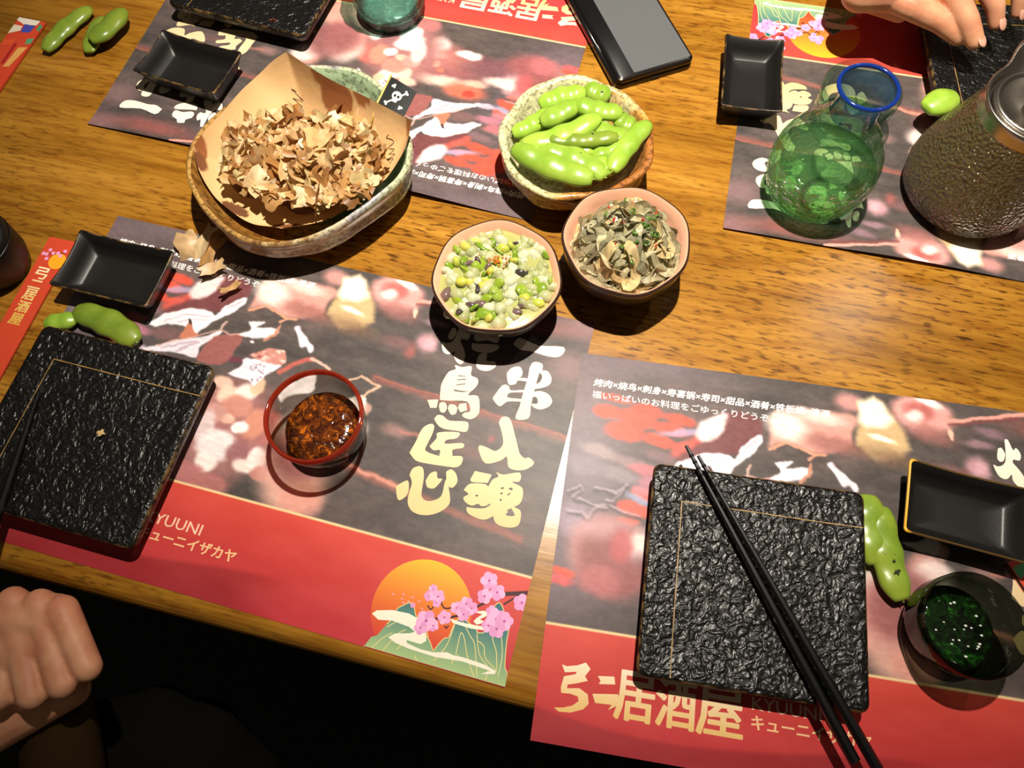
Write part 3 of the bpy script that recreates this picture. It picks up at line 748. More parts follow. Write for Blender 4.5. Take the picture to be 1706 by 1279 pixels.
hill_r = [(690, 872), (730, 820), (770, 780), (800, 772), (830, 700), (860, 650), (905, 640), (940, 670), (985, 700), (1010, 740), (1060, 730), (1100, 640), (1120, 560), (1160, 527), (1190, 580), (1195, 625), (1228, 690), (1212, 800), (1198, 980), (1216, 1030), (1200, 1126)]
bot = [(1200, 1126), (900, 1046), (700, 990), (500, 936), (300, 882), (190, 852)]
def hillc(u, v): return lerpc((54, 106, 112), (176, 198, 134), (v - 0.238) / 0.040)
top = [z4(*q) for q in hill_l + hill_r[1:]]
hv = []; hf = []
for i, tpt in enumerate(top):
    for j in range(7): hv.append((tpt[0], tpt[1] + (MH - 0.0005 - tpt[1]) * j / 6.0))
for i in range(len(top) - 1):
    for j in range(6): hf.append((i * 7 + j, i * 7 + j + 1, (i + 1) * 7 + j + 1, (i + 1) * 7 + j))
ILL.tri(hv, hf, hillc, 0.00009)
GL = (222, 206, 140)
for pts in [hill_l[3:], hill_r[:], [(850, 900), (875, 780), (890, 740), (910, 780), (930, 900), (960, 1000), (980, 1060)], [(760, 870), (800, 800), (830, 720), (850, 660)], [(1000, 740), (1010, 860), (1030, 920), (1080, 990), (1060, 1080)], [(1010, 800), (1050, 840), (1060, 920), (1140, 1010)], [(1105, 740), (1115, 800), (1138, 880), (1140, 1000)],
            [(360, 700), (430, 660), (440, 640)], [(250, 850), (330, 780), (400, 740)], [(330, 870), (390, 800), (450, 740), (500, 720)], [(640, 700), (655, 780)], [(690, 940), (740, 900), (760, 860)], [(560, 900), (575, 960)], [(820, 960), (840, 920), (870, 900)], [(430, 860), (470, 820), (480, 800)], [(900, 660), (950, 760), (985, 830), (1000, 1050)], [(1170, 740), (1180, 900), (1150, 1050)]]:
    ILL.line(smoothpath([z4(*q) for q in pts], max(8, len(pts) * 3)), 0.00055, GL, 0.00012)
for i, pts in enumerate([[(255, 605), (290, 582), (400, 580), (520, 605), (600, 650), (612, 700), (640, 740), (640, 800), (600, 822), (500, 792), (505, 815), (600, 858), (690, 880), (790, 880), (830, 900), (900, 915), (1050, 965), (1140, 1015), (1125, 1035), (1025, 1032), (1095, 1012), (900, 945), (700, 912), (520, 855), (420, 812), (370, 772), (420, 746), (520, 745), (560, 735), (520, 700), (400, 655), (300, 648)],
             [(810, 640), (900, 670), (1000, 690), (1110, 705), (1090, 727), (960, 712), (830, 672)], [(975, 592), (1050, 585), (1092, 605), (1050, 632), (1020, 645), (1060, 665), (1000, 684), (975, 660), (1000, 635), (1040, 610)]]):
    ILL.poly([z4(*q) for q in pts], (238, 232, 212), 0.00014 + i * 1e-6)
for pts, w_ in [([(1372, 458), (1195, 466)], 0.0028), ([(1290, 480), (1190, 540)], 0.0012), ([(1080, 520), (1000, 555), (860, 622), (700, 642)], 0.0015), ([(825, 563), (770, 566), (742, 517)], 0.001), ([(692, 555), (672, 575), (650, 546)], 0.0009), ([(1110, 415), (1100, 500)], 0.0008), ([(770, 690), (782, 708), (800, 690)], 0.0009)]:
    ILL.line(smoothpath([z4(*q) for q in pts], 10), w_, (66, 34, 38), 0.00018)
zf = 0.00021
for x, y, r in [(690, 430, 28), (660, 480, 32), (725, 485, 42), (715, 530, 26), (545, 545, 16), (855, 565, 38), (925, 535, 42), (962, 568, 40), (905, 612, 40), (1088, 372, 54), (1145, 455, 50), (1055, 482, 46), (1318, 528, 52), (640, 655, 62), (600, 705, 40), (690, 690, 34), (770, 632, 42), (1105, 590, 36), (1140, 645, 62), (1195, 660, 54), (1140, 715, 52), (1082, 690, 42)]:
    c0 = z4(x, y); R0 = r / 4.2625 * K * 0.98; a0 = rnd.random() * 6
    for pz in range(5):
        a = a0 + pz * 2 * math.pi / 5; cx, cy = c0[0] + R0 * 0.55 * math.cos(a), c0[1] + R0 * 0.55 * math.sin(a)
        ILL.poly([(cx + R0 * 0.5 * math.cos(t), cy + R0 * 0.5 * math.sin(t)) for t in np.linspace(0, 2 * math.pi, 9, endpoint=False)], rnd.choice([(226, 160, 204), (232, 172, 212), (216, 148, 196)]), zf); zf += 5e-7
    ILL.poly([(c0[0] + R0 * 0.16 * math.cos(t), c0[1] + R0 * 0.16 * math.sin(t)) for t in np.linspace(0, 2 * math.pi, 7, endpoint=False)], (176, 84, 150), zf); zf += 5e-7
for x, y in [(405, 468), (480, 468), (470, 500), (480, 528), (590, 518), (610, 570), (545, 490), (515, 520)]:
    c0 = z4(x, y); ILL.poly([(c0[0] + 0.0011 * math.cos(t), c0[1] + 0.0007 * math.sin(t)) for t in np.linspace(0, 2 * math.pi, 7, endpoint=False)], (232, 150, 150), zf)

flat_me = mat_mesh('placemat', [])
curl_me = mat_mesh('placemat', [(0.12, 0.07, 0.006, 0.0175), (0.33, 0.10, 0.003, 0.0165)])
curl2_me = mat_mesh('placemat', [(0.40, 0.05, 0.002, 0.0165), (0.27, 0.07, 0.004, 0.0175)])
mat_labels = {'A': 'printed paper placemat under the red-rimmed sake cup, front left', 'B': 'printed paper placemat under the plate with chopsticks, front right',
              'C': 'upside-down printed paper placemat partly under the bonito bowl, back left', 'D': 'upside-down printed paper placemat under the green carafe, back right'}
first = None
for key, zz in (('A', 0.0004), ('B', 0.0008), ('C', 0.0004), ('D', 0.0004)):
    x, y, t = MATS[key]
    o = bpy.data.objects.new('placemat', {'A': flat_me, 'B': flat_me, 'C': curl_me, 'D': curl2_me}[key]); col.objects.link(o)
    o.location = (x, y, TZ + zz); o.rotation_euler = (0, 0, t)
    tag(o, mat_labels[key], 'placemat', 'printed paper placemats')
    if first is None:
        for L_ in LETTERS: L_.build('brush_character', o)
        tag(LOGO.build('logo_lettering', o), kind='stuff'); tag(SMALL.build('small_lettering', o), kind='stuff')
        tag(ILL.build('illustration', o), kind='stuff'); first = o
    else:
        for ch in first.children: link_copy(ch, o)

# ------------------------------------------------------------------ black soy dishes
def soy_dish(name_label, centre, rz, rim_mat, size=(0.0425, 0.0265), zrim=0.021, group='small black sauce dishes'):
    hx, hy = size
    t = empty('sauce_dish', (centre[0], centre[1], TZ + 0.0009), rz)
    tag(t, name_label, 'dish', group)
    lf = 0.0022
    R = [rrect(hx * .74, hy * .68, .004, 0, bow=0), rrect(hx * .80, hy * .76, .005, .003), rrect(hx * .90, hy * .88, .005, .011, lift=.001, bow=.01),
         rrect(hx * .985, hy * .98, .0035, zrim - .002, lift=lf, bow=.025), rrect(hx, hy, .003, zrim - .0006, lift=lf, bow=.028),
         rrect(hx - .0006, hy - .0006, .003, zrim, lift=lf, bow=.028), rrect(hx - .0016, hy - .0016, .003, zrim - .0003, lift=lf, bow=.028),
         rrect(hx * .88, hy * .83, .0035, zrim * .62, lift=.001, bow=.015), rrect(hx * .74, hy * .62, .003, .0066), rrect(hx * .69, hy * .55, .003, .0058), rrect(hx * .3, hy * .25, .002, .0055)]
    V, Fc = loft(R); mk('body', V, Fc, M['glaze'], t)
    V, Fc = loft([rrect(hx + .0001, hy + .0001, .003, zrim - .0009, lift=lf, bow=.028), rrect(hx + .0001, hy + .0001, .003, zrim - .0002, lift=lf, bow=.028), rrect(hx - .0008, hy - .0008, .003, zrim + .0002, lift=lf, bow=.028), rrect(hx - .0013, hy - .0013, .003, zrim, lift=lf, bow=.028)], False, False)
    mk('rim', V, Fc, rim_mat, t)
    return t
soy_dish('small rectangular black sauce dish beside the loose bonito flakes, front left', (0.0377, -0.0583), 0.0, M['gold'])
soy_dish('small rectangular black sauce dish between black plate and bonito bowl, back left', (0.0041, 0.1571), -0.10, M['gold'])
soy_dish('small rectangular black sauce dish standing between phone and green carafe', (0.5024, 0.2671), math.pi / 2 + 0.10, M['gold'])
soy_dish('small rectangular black sauce dish with gold rim above the green sake cup', (0.6975, -0.0865), -0.02, M['goldb'])

# ------------------------------------------------------------------ black square plates
def plate_z(s): return 0.0186 + 0.0022 * s ** 4
def make_plate(label, centre, rz, lines=True):
    hx, hy = 0.0722, 0.0702
    t = empty('square_plate', (centre[0], centre[1], TZ + 0.0009), rz)
    tag(t, label, 'plate', 'square black textured plates')
    R = [rrect(hx * .80, hy * .80, .006, 0), rrect(hx * .84, hy * .84, .006, .003), rrect(hx * .93, hy * .93, .006, .0075), rrect(hx * .985, hy * .985, .006, .013), rrect(hx, hy, .006, .0175),
         rrect(hx - .0004, hy - .0004, .006, .0198), rrect(hx - .002, hy - .002, .006, .0208)]
    for s in (.92, .84, .74, .6, .45, .3, .15): R.append(rrect(hx * s, hy * s, .006 * s, plate_z(s)))
    V, Fc = loft(R); mk('body', V, Fc, M['stone'], t)
    V, Fc = loft([rrect(hx + .0001, hy + .0001, .006, .0186), rrect(hx - .0002, hy - .0002, .006, .0200), rrect(hx - .0012, hy - .0012, .006, .0207)], False, False); mk('rim', V, Fc, M['gold'], t)
    if lines:
        def topz(x, y): return plate_z(min(max(abs(x) / hx, abs(y) / hy), 0.97)) + 0.0004
        for nm, a, b in (('gold_line', (-.051, .0457), (.0706, .0457)), ('gold_line', (-.051, .0457), (-.051, -.0686))):
            n = 24; Vv = []; d = np.array(b) - np.array(a); d = d / np.linalg.norm(d); nr = np.array([-d[1], d[0]])
            for i in range(n):
                p_ = np.array(a) + (np.array(b) - np.array(a)) * i / (n - 1); wv = .00035 + .0001 * math.sin(i * 1.7)
                for sg in (-1, 1):
                    q_ = p_ + nr * sg * wv; Vv.append((q_[0], q_[1], topz(*p_)))
            mk(nm, Vv, [(2 * i, 2 * i + 1, 2 * i + 3, 2 * i + 2) for i in range(n - 1)], M['line'], t)
    return t
make_plate('square black textured plate with a crumb on it, front left', (0.080, -0.187), 0.0)
make_plate('square black textured plate with two chopsticks laid across it', (0.5635, -0.1690), 0.105)
pI = make_plate('square black plate at the back left beside turquoise glass', (0.0280, 0.2880), -0.06)
pJ = make_plate('square black plate holding one pod behind the glass teapot', (0.7230, 0.3360), 0.20, True)
# red mark on the back-left plate
c_ = at(463, 35, .0195); 
ma = pm('red_mark', (150, 52, 30), 0.4)
V, Fc = tube(smoothpath([(0.003 * math.cos(a), 0.0022 * math.sin(a), 0) for a in np.linspace(0.3, 6.0, 14)], 24), [0.0004] * 24, 5)
V = V + np.array([c_[0] - 0.0280, c_[1] - 0.2880, 0.0196])
mk('painted_mark', V, Fc, ma, pI)

# ------------------------------------------------------------------ chopsticks
def chopstick(label, a, b, z0, z1, group, r0=.0012, r1=.0036):
    a = np.array([a[0], a[1], z0]); b = np.array([b[0], b[1], z1]); L = np.linalg.norm(b - a)
    n = 14; path = [(-L / 2 + L * i / (n - 1), 0, 0) for i in range(n)]
    rad = [r0 + (r1 - r0) * min(1, (i / (n - 1)) * 1.25) for i in range(n)]
    V, Fc = tube(path, rad, 8, twist=math.pi / 8)
    V = np.array(V); V[:, 1] = np.clip(V[:, 1], -.9 * r1, .9 * r1)
    o = mk('chopstick', V, Fc, M['lacquer'])
    auto_smooth(o, 30)
    mid = (a + b) / 2; d = b - a
    o.rotation_euler = (0, -math.asin(d[2] / L), math.atan2(d[1], d[0]))
    o.location = (mid[0], mid[1], TZ + mid[2])
    tag(o, label, 'chopstick', group)
    # moulded grooves near the tip
    for i in range(4):
        Vr, Fr = tube([(-L / 2 + .008 + i * .005 + .0009 * s, 0, 0) for s in (-1, 0, 1)], [r0 + .0004, r0 + .00065, r0 + .0004], 8)
        mk('tip_ring', Vr, Fr, M['lacquer'], o)
    return o
ztp = 0.0245
A1 = at(1143, 742, ztp + .002); B1 = at(1424, 1268, ztp + .0015)
chopstick('black chopstick lying nearest the left on the textured plate, its end just in frame', A1, B1, ztp + .002, ztp + .0015, 'chopsticks on the front right plate')
A2 = at(1163, 759, ztp + .002); B2 = at(1480, 1312, ztp + .0015)
chopstick('black chopstick lying on the right of its pair, running out of frame', A2, B2, ztp + .002, ztp + .0015, 'chopsticks on the front right plate')
A3 = at(64, 654, ztp); B3 = at(-48, 985, ztp)
chopstick('black chopstick resting across the left side of the front left plate', A3, B3, ztp, ztp, None)

# ------------------------------------------------------------------ edamame
def pod_mesh(L, nb, wd_, bend, seed, squash=0.72, n=30, k=14):
    r = random.Random(seed); P = []; fl = []
    for i in range(n):
        t = i / (n - 1); x = (t - .5) * L
        env = math.sin(math.pi * min(max(t * .97 + .015, 0), 1)) ** 0.24
        ph = (t * nb * 1.0)
        bul = 0.5 - 0.5 * math.cos(2 * math.pi * ph)
        wv = wd_ * 1.28 * env * (0.89 + 0.11 * bul) + .0003
        tk = wd_ * 1.1 * squash * env * (0.76 + 0.26 * bul) + .0003
        P.append((x, bend * (1 - (2 * t - 1) ** 2) * L, 0)); fl.append((wv, tk))
    V, Fc = tube(P, None, k, flat=fl)
    return V, Fc
def pod(name, label, a, b, za, zb, wd_=.0072, nb=3, bend=0.06, roll=0.0, mat='pod', group=None, spots=0, squash=.72):
    pa = np.array(list(at(a[0], a[1], za))); pb = np.array(list(at(b[0], b[1], zb)))
    d = pb - pa; L = np.linalg.norm(d) * 1.04
    V, Fc = pod_mesh(L, nb, wd_, bend, int(a[0] * 7 + b[1]), squash)
    o = mk(name, V, Fc, M[mat])
    X = Vector(d).normalized(); Y = Vector((0, 0, 1)).cross(X).normalized(); Z = X.cross(Y)
    Rm = Matrix((X, Y, Z)).transposed() @ Matrix.Rotation(roll, 3, 'X')
    o.matrix_world = Matrix.Translation(Vector((pa + pb) / 2) + Vector((0, 0, TZ))) @ Rm.to_4x4()
    tag(o, label, 'edamame pod', group)
    # stem nib
    Vs, Fs = tube([(L / 2 - .0015, 0, 0), (L / 2 + .0006, .0002, .0003), (L / 2 + .0018, .0006, .0006)], [.0011, .0007, .0003], 6)
    mk('stem', Vs, Fs, M['pod_dull'], o)
    r = random.Random(int(a[0]))
    for i in range(spots):
        sx = (r.random() * .5) * L * .5; sy = (r.random() - .5) * wd_ * .9
        zt = wd_ * 1.1 * squash * .98 * math.sqrt(max(0.05, 1 - (sy / wd_) ** 2))
        rr = .0005 + r.random() * .0010
        by = bend * (1 - (2 * (sx / L)) ** 2) * L
        Vq, Fq = lathe([(rr, 0), (rr * .8, .00025), (rr * .3, .0004)], 8)
        q_ = mk('char_spot', np.array(Vq) + np.array([sx, sy + by, zt + .0001]), Fq, M['pod_spot'], o)
    return o

E_ = lambda x, y: (854 + x / 3.995, y / 3.995)
ed_c = (0.3685, 0.1445)
# bowl
def bowl_fn(seed, amp=0.03, lobes=((3, .02), (5, .012), (7, .006))):
    r = random.Random(seed); ph = [r.random() * 6.28 for _ in lobes]
    def f(t):
        k_ = np.ones_like(t)
        for (n_, a_), p_ in zip(lobes, ph): k_ = k_ + a_ * np.sin(n_ * t + p_)
        return k_
    return f
t = empty('ceramic_bowl', (ed_c[0], ed_c[1], TZ + 0.0009)); tag(t, 'cream and brown glazed ceramic bowl full of green edamame', 'bowl')
fE = bowl_fn(3)
R0 = .0640
prof = [(.034, 0), (.036, .0025), (.044, .006), (.055, .013), (.0608, .020), (.0615, .0235), (.0603, .0265), (.0622, .031), (.0637, .036), (.0640, .0385), (.0630, .0402), (.0600, .0404), (.0578, .039), (.0555, .032), (.050, .020), (.040, .011), (.024, .0075), (.008, .007)]
def wavy(prof, f, n=96, ripple=.0009, zr=.0015):
    rings = []
    for i, (r_, z_) in enumerate(prof):
        tt = np.linspace(0, 2 * math.pi, n, endpoint=False)
        k_ = 1 + (f(tt) - 1) * min(1, z_ / .02 + .1)
        rr = r_ * k_ + ripple * np.sin(9 * tt + z_ * 260) * (z_ > .004)
        zz = z_ + zr * np.sin(4 * tt + 1.0) * (z_ / .04)
        rings.append(np.stack([rr * np.cos(tt), rr * np.sin(tt), zz], 1))
    return loft(rings)
V, Fc = wavy(prof, fE); mk('body', V, Fc, M['bowl_ed'], t)
pods = [((185, 700), (480, 620), .040, .043, 3, .05, 0), ((480, 590), (640, 650), .038, .038, 2, .02, 1), ((420, 680), (725, 745), .046, .046, 3, -.08, 0), ((430, 690), (190, 810), .046, .042, 2, .03, 0),
        ((245, 740), (5, 885), .041, .036, 3, .06, 0), ((565, 775), (72, 955), .053, .046, 3, .09, 0), ((440, 800), (780, 925), .046, .043, 3, -.07, 0), ((690, 780), (820, 850), .042, .038, 2, -.05, 0),
        ((232, 925), (690, 908), .050, .050, 4, -.035, 2), ((380, 975), (545, 1000), .046, .042, 2, .0, 0), ((528, 1035), (805, 915), .044, .042, 3, -.05, 0), ((905, 825), (665, 1135), .045, .047, 3, -.05, 0),
        ((175, 1000), (605, 1180), .047, .046, 3, .10, 2), ((560, 1060), (668, 1155), .043, .043, 2, .02, 0), ((15, 985), (525, 1190), .048, .050, 3, -.04, 0)]
pl = ['nearest the back rim', 'with dark specks at the back rim', 'second from the back', 'short, left of the bowl centre', 'at the left rim', 'long, curved, lying on top left', 'plump, right of the bowl centre', 'short, against the right inner wall',
      'narrow dark green, across the middle of the bowl', 'half hidden below the bowl centre', 'slender, pointing to the right rim', 'long, leaning on the right rim', 'speckled, low in the bowl towards the front', 'stubby, at the front inside wall', 'largest, along the front left rim']
for i, (a, b, za, zb, nb, bd, sp) in enumerate(pods):
    wv = {8: .0062, 4: .0062, 5: .0078, 14: .0085, 12: .0082, 6: .0082}.get(i, .0072)
    pod('edamame_pod', 'bright green edamame pod ' + pl[i], E_(*a), E_(*b), za, zb, wv, nb, bd, rnd.uniform(-.25, .25), 'pod_dull' if i == 8 else 'pod', 'edamame pods in the bowl', sp)
# under layer of pods
for i, (ox, oy, ra, wh) in enumerate([(-.020, .018, .5, 'towards the back left of the bowl'), (.022, .016, 2.2, 'towards the back right of the bowl'), (.0, .0, .1, 'in the very middle of the bowl'), (-.024, -.014, 2.6, 'towards the front left of the bowl'), (.022, -.018, .9, 'towards the front right of the bowl')]):
    V, Fc = pod_mesh(.050, 3, .0066, .06, i); o = mk('edamame_pod', V, Fc, M['pod'])
    o.location = (ed_c[0] + ox, ed_c[1] + oy, TZ + .029 + .002 * (i % 2)); o.rotation_euler = (0, 0, ra)
    tag(o, 'green edamame pod buried under the others ' + wh, 'edamame pod', 'edamame pods in the bowl')

# empty shells around the table
g_ = 'empty edamame shells'
Z_ = lambda x, y: (x / 7.104, y / 7.104)
pod('edamame_shell', 'long eaten edamame shell, leftmost of the three at the back left', Z_(545, 590), Z_(1065, 110), .0065, .0075, .0068, 3, .05, .2, 'pod_dull', g_, 0, .6)
pod('edamame_shell', 'pale eaten edamame shell lying beneath its neighbours at the back left', Z_(1060, 610), Z_(1215, 215), .006, .0065, .0070, 2, .04, 0, 'pod_dull', g_, 0, .5)
pod('edamame_shell', 'plump glossy edamame shell on top of the heap at the back left', Z_(1075, 470), Z_(1440, 120), .014, .013, .0088, 2, -.09, 0, 'pod_dull', g_, 0, .6)
Y_ = lambda x, y: (60 + x / 5.8125, 340 + y / 5.8125)
pod('edamame_shell', 'edamame shell half hidden behind the front left plate, left one', Y_(90, 1165), Y_(385, 1120), .007, .007, .0062, 2, .03, 0, 'pod', g_)
pod('edamame_shell', 'broad wet edamame shell between sauce dish and front left plate', Y_(390, 1040), Y_(960, 1330), .008, .009, .0092, 3, .06, 0, 'pod_dull', g_, 0, .6)
X_ = lambda x, y: (1306 + x / 2.2875, 720 + y / 2.2875)
pod('edamame_shell', 'smooth dark green edamame shell tucked against the front right plate', X_(320, 245), X_(352, 500), .008, .008, .0098, 2, -.02, 0, 'pod_dull', g_, 0, .6)
pod('edamame_shell', 'edamame shell with black spots beside the gold rimmed dish', X_(372, 290), X_(450, 632), .009, .009, .0092, 3, -.06, 0, 'pod_dull', g_, 9, .55)
W_ = lambda x, y: (1480 + x / 6.394, 40 + y / 6.394)
pod('edamame_shell', 'small edamame shell with a stem on the plate behind the teapot', W_(405, 905), W_(720, 780), .026, .027, .0098, 1, .03, 0, 'pod', g_)

# ------------------------------------------------------------------ pink bowls with dark rims
def pink_bowl(label, c, zr, R_, seed):
    t = empty('pink_bowl', (c[0], c[1], TZ + 0.0009)); tag(t, label, 'bowl', 'small pink bowls with dark rims')
    ph = seed
    def f(tt): return 1 + .014 * np.cos(7 * tt + ph) + .010 * np.cos(3 * tt + 2 * ph)
    s = zr / .042
    out = [(.022, 0), (.0235, .002 * s), (.030, .006 * s), (.040, .016 * s), (.0465, .028 * s), (R_ - .0008, .038 * s), (R_, .041 * s), (R_ - .0006, .0425 * s), (R_ - .0018, .0428 * s)]
    inn = [(R_ - .0018, .0428 * s), (R_ - .0034, .0412 * s), (R_ - .0060, .034 * s), (.036, .018 * s), (.024, .009 * s), (.008, .0065 * s)]
    V, Fc = loft([circ(r_, z_, 84, f) for r_, z_ in out], True, False); mk('outer_wall', V, Fc, M['brown'], t)
    V, Fc = loft([circ(r_, z_, 84, f) for r_, z_ in inn], False, True); mk('inner_wall', V, Fc, M['pink'], t)
    return f
P1c, P2c = (0.3405, 0.0005), (0.4288, 0.0515)
f1 = pink_bowl('small pink dark rimmed bowl filled with wasabi octopus', P1c, .0415, .0492, 0.3)
f2 = pink_bowl('small pink dark rimmed bowl heaped with shredded skin salad', P2c, .0475, .0488, 1.9)

def rnd_rot(r): 
    q = Vector((r.gauss(0, 1), r.gauss(0, 1), r.gauss(0, 1))).normalized()
    return np.array(Matrix.Rotation(r.random() * 6.28, 3, q))

def ico(sub=2):
    bm = bmesh.new(); bmesh.ops.create_icosphere(bm, subdivisions=sub, radius=1.0)
    V = np.array([v.co[:] for v in bm.verts]); Fc = [tuple(v.index for v in f.verts) for f in bm.faces]; bm.free(); return V, Fc
ICO2 = ico(2); ICO1 = ico(1)

# wasabi octopus
t = empty('wasabi_octopus', (P1c[0], P1c[1], TZ + .03)); tag(t, 'glossy wasabi octopus salad with green pieces and orange roe', 'food', kind='stuff')
r = random.Random(4)
nr, na = 22, 72; Vv = [(0, 0, .0075)]; Fq = []
for i in range(1, nr + 1):
    for j in range(na):
        a = 2 * math.pi * j / na; rr = .0452 * i / nr * float(f1(np.array([a]))[0])
        zz = .0070 - .002 * (i / nr) ** 3 + .0011 * math.sin(rr * 700 + 3 * a) * math.sin(a * 6 + rr * 420) * (1 - (i / nr) ** 4)
        Vv.append((rr * math.cos(a), rr * math.sin(a), zz))
for j in range(na): Fq.append((0, 1 + j, 1 + (j + 1) % na))
for i in range(nr - 1):
    for j in range(na):
        Fq.append((1 + i * na + j, 1 + (i + 1) * na + j, 1 + (i + 1) * na + (j + 1) % na, 1 + i * na + (j + 1) % na))
tag(mk('sauce', Vv, Fq, M['gel'], t), kind='stuff')
def scatter(name, n, size, cols, rmax, z0, flatten=(1, .7, .6), jitter=.25, base=ICO2):
    A = Acc()
    for i in range(n):
        rr = rmax * math.sqrt(r.random()); a = r.random() * 6.283; s = size[0] + (size[1] - size[0]) * r.random()
        V0 = base[0] * (1 + jitter * (np.sin(base[0][:, [0]] * 3.1 + i) * np.cos(base[0][:, [1]] * 2.7 + 2 * i)))
        V0 = (V0 * np.array(flatten) * s) @ rnd_rot(r).T
        V0 = V0 + np.array([rr * math.cos(a), rr * math.sin(a), z0 + r.uniform(-.0012, .0012) - .002 * (rr / .045) ** 2])
        A.add(V0, base[1], r.choice(cols))
    o = A.build(name, M['chunk'], t); tag(o, kind='stuff'); return o
scatter('octopus_pieces', 130, (.0052, .0086), [(198, 200, 154), (184, 188, 136), (210, 212, 178), (174, 178, 124)], .0425, .0052)
scatter('purple_pieces', 16, (.0045, .0070), [(92, 72, 74), (70, 62, 60), (120, 96, 92)], .042, .0080, (1, .6, .4))
scatter('green_pieces', 34, (.0042, .0074), [(150, 176, 52), (128, 160, 44), (160, 182, 76)], .043, .0082, (1, .7, .35))
scatter('bean_pieces', 19, (.0042, .0056), [(206, 206, 84), (190, 202, 80), (216, 210, 96)],   .038, .0088, (1, .75, .6), .08)
A = Acc()
for i in range(46):
    c_ = at(828 + r.gauss(0, 11), 436 + r.gauss(0, 9), .040); V0 = ICO1[0] * r.uniform(.0006, .0011) + np.array([c_[0] - P1c[0], c_[1] - P1c[1], .0112 + r.uniform(0, .0012)]); A.add(V0, ICO1[1], (214, 120, 26))
tag(A.build('roe', M['chunk'], t), kind='stuff')

# shredded skin salad
t = empty('skin_salad', (P2c[0], P2c[1], TZ + .03)); tag(t, 'mound of translucent grey shredded skin strips with scallion and chilli', 'food', kind='stuff')
r = random.Random(9)
def ribbon(A, rr, a, L, wd_, r, cols, n=30):
    """wavy strip that wanders over the mound"""
    def top(x, y): q_ = (x * x + y * y) / (.0385 ** 2); return .006 + .027 * max(0.0, 1 - q_)
    x, y = rr * math.cos(a), rr * math.sin(a); hd = r.random() * 6.283; turn = r.uniform(-.24, .24); lay = r.uniform(-.004, .0055)
    am = r.uniform(.0008, .0030); fq = r.uniform(.35, .75); ph = r.random() * 6; tw = r.uniform(-.75, .75); tw2 = r.uniform(-.10, .10)
    base = np.array(r.choice(cols), float); s = L / (n - 1); V = []; C = []
    for i in range(n):
        z_ = max(.003, top(x, y) + lay + am * math.sin(i * fq + ph))
        d = np.array([math.cos(hd), math.sin(hd), 0]); sd = np.array([-d[1], d[0], 0]); t_ = tw + tw2 * i
        ax = sd * math.cos(t_) + np.array([0, 0, 1]) * math.sin(t_)
        tp = min(1, i / 4 + .3, (n - 1 - i) / 4 + .3)
        for j, off in enumerate((-.5, -.44, 0, .44, .5)):
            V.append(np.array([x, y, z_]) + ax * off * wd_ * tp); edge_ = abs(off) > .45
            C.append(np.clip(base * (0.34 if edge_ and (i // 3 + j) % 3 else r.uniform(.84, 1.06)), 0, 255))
        hd += turn + .16 * math.sin(i * .5 + ph)
        if math.hypot(x, y) > .036 and (x * d[0] + y * d[1]) > 0: hd += .7
        x += d[0] * s; y += d[1] * s
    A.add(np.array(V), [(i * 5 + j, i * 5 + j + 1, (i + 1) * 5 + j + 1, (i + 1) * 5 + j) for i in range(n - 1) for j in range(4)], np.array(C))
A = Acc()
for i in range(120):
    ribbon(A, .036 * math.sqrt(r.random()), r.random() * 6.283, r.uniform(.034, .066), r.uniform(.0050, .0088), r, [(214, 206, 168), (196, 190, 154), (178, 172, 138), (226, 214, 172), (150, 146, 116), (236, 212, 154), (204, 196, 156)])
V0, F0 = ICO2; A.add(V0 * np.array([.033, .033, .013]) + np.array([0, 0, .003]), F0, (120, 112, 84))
tag(A.build('skin_strips', M['skin_strip'], t), kind='stuff')
def bits(name, n, fn, c):
    A = Acc()
    for i in range(n):
        rr = .028 * math.sqrt(r.random()); a = r.random() * 6.283; V0, F0 = fn()
        V0 = np.asarray(V0) @ rnd_rot(r).T + np.array([rr * math.cos(a), rr * math.sin(a) + .002, .0145 + .0245 * (1 - (rr / .0385) ** 2)]); A.add(V0, F0, c)
    tag(A.build(name, M['chunk'], t), kind='stuff')
bits('scallion_rings', 16, lambda: loft([circ(.0022, -.0008, 12), circ(.0023, .0008, 12), circ(.0014, .0008, 12), circ(.0013, -.0008, 12), circ(.0022, -.0008, 12)], False, False), (86, 124, 44))
bits('chilli_bits', 9, lambda: (ICO1[0] * np.array([.0026, .0011, .0008]), ICO1[1]), (190, 48, 26))

# ------------------------------------------------------------------ large bowl with paper liner and bonito flakes
bc = np.array([0.1600, 0.0600])
rim_px = [(312, 272), (316, 243), (335, 211), (400, 160), (470, 122), (545, 117), (600, 121), (640, 146), (667, 182), (683, 222), (688, 262), (674, 300), (638, 334), (596, 364), (548, 388), (495, 404), (440, 411), (392, 398), (354, 369), (328, 333), (314, 300)]
ang, rad = [], []
for x, y in rim_px:
    P = at(x, y, .043); ang.append(math.atan2(P[1] - bc[1], P[0] - bc[0])); rad.append(math.hypot(P[0] - bc[0], P[1] - bc[1]))
o_ = np.argsort(ang); ang = np.array(ang)[o_]; rad = np.array(rad)[o_]
def fbig(t):
    tt = (t + math.pi) % (2 * math.pi) - math.pi
    r_ = np.interp(tt, np.concatenate([ang - 2 * math.pi, ang, ang + 2 * math.pi]), np.tile(rad, 3))
    return r_
n = 128; tt = np.linspace(0, 2 * math.pi, n, endpoint=False); rb = fbig(tt)
ker = np.array([1, 2, 3, 2, 1]) / 9.0; rb = sum(ker[k_] * np.roll(rb, k_ - 2) for k_ in range(5))
t = empty('ceramic_bowl', (bc[0], bc[1], TZ + 0.0009)); tag(t, 'large irregular ash glazed bowl lined with tan paper', 'bowl')
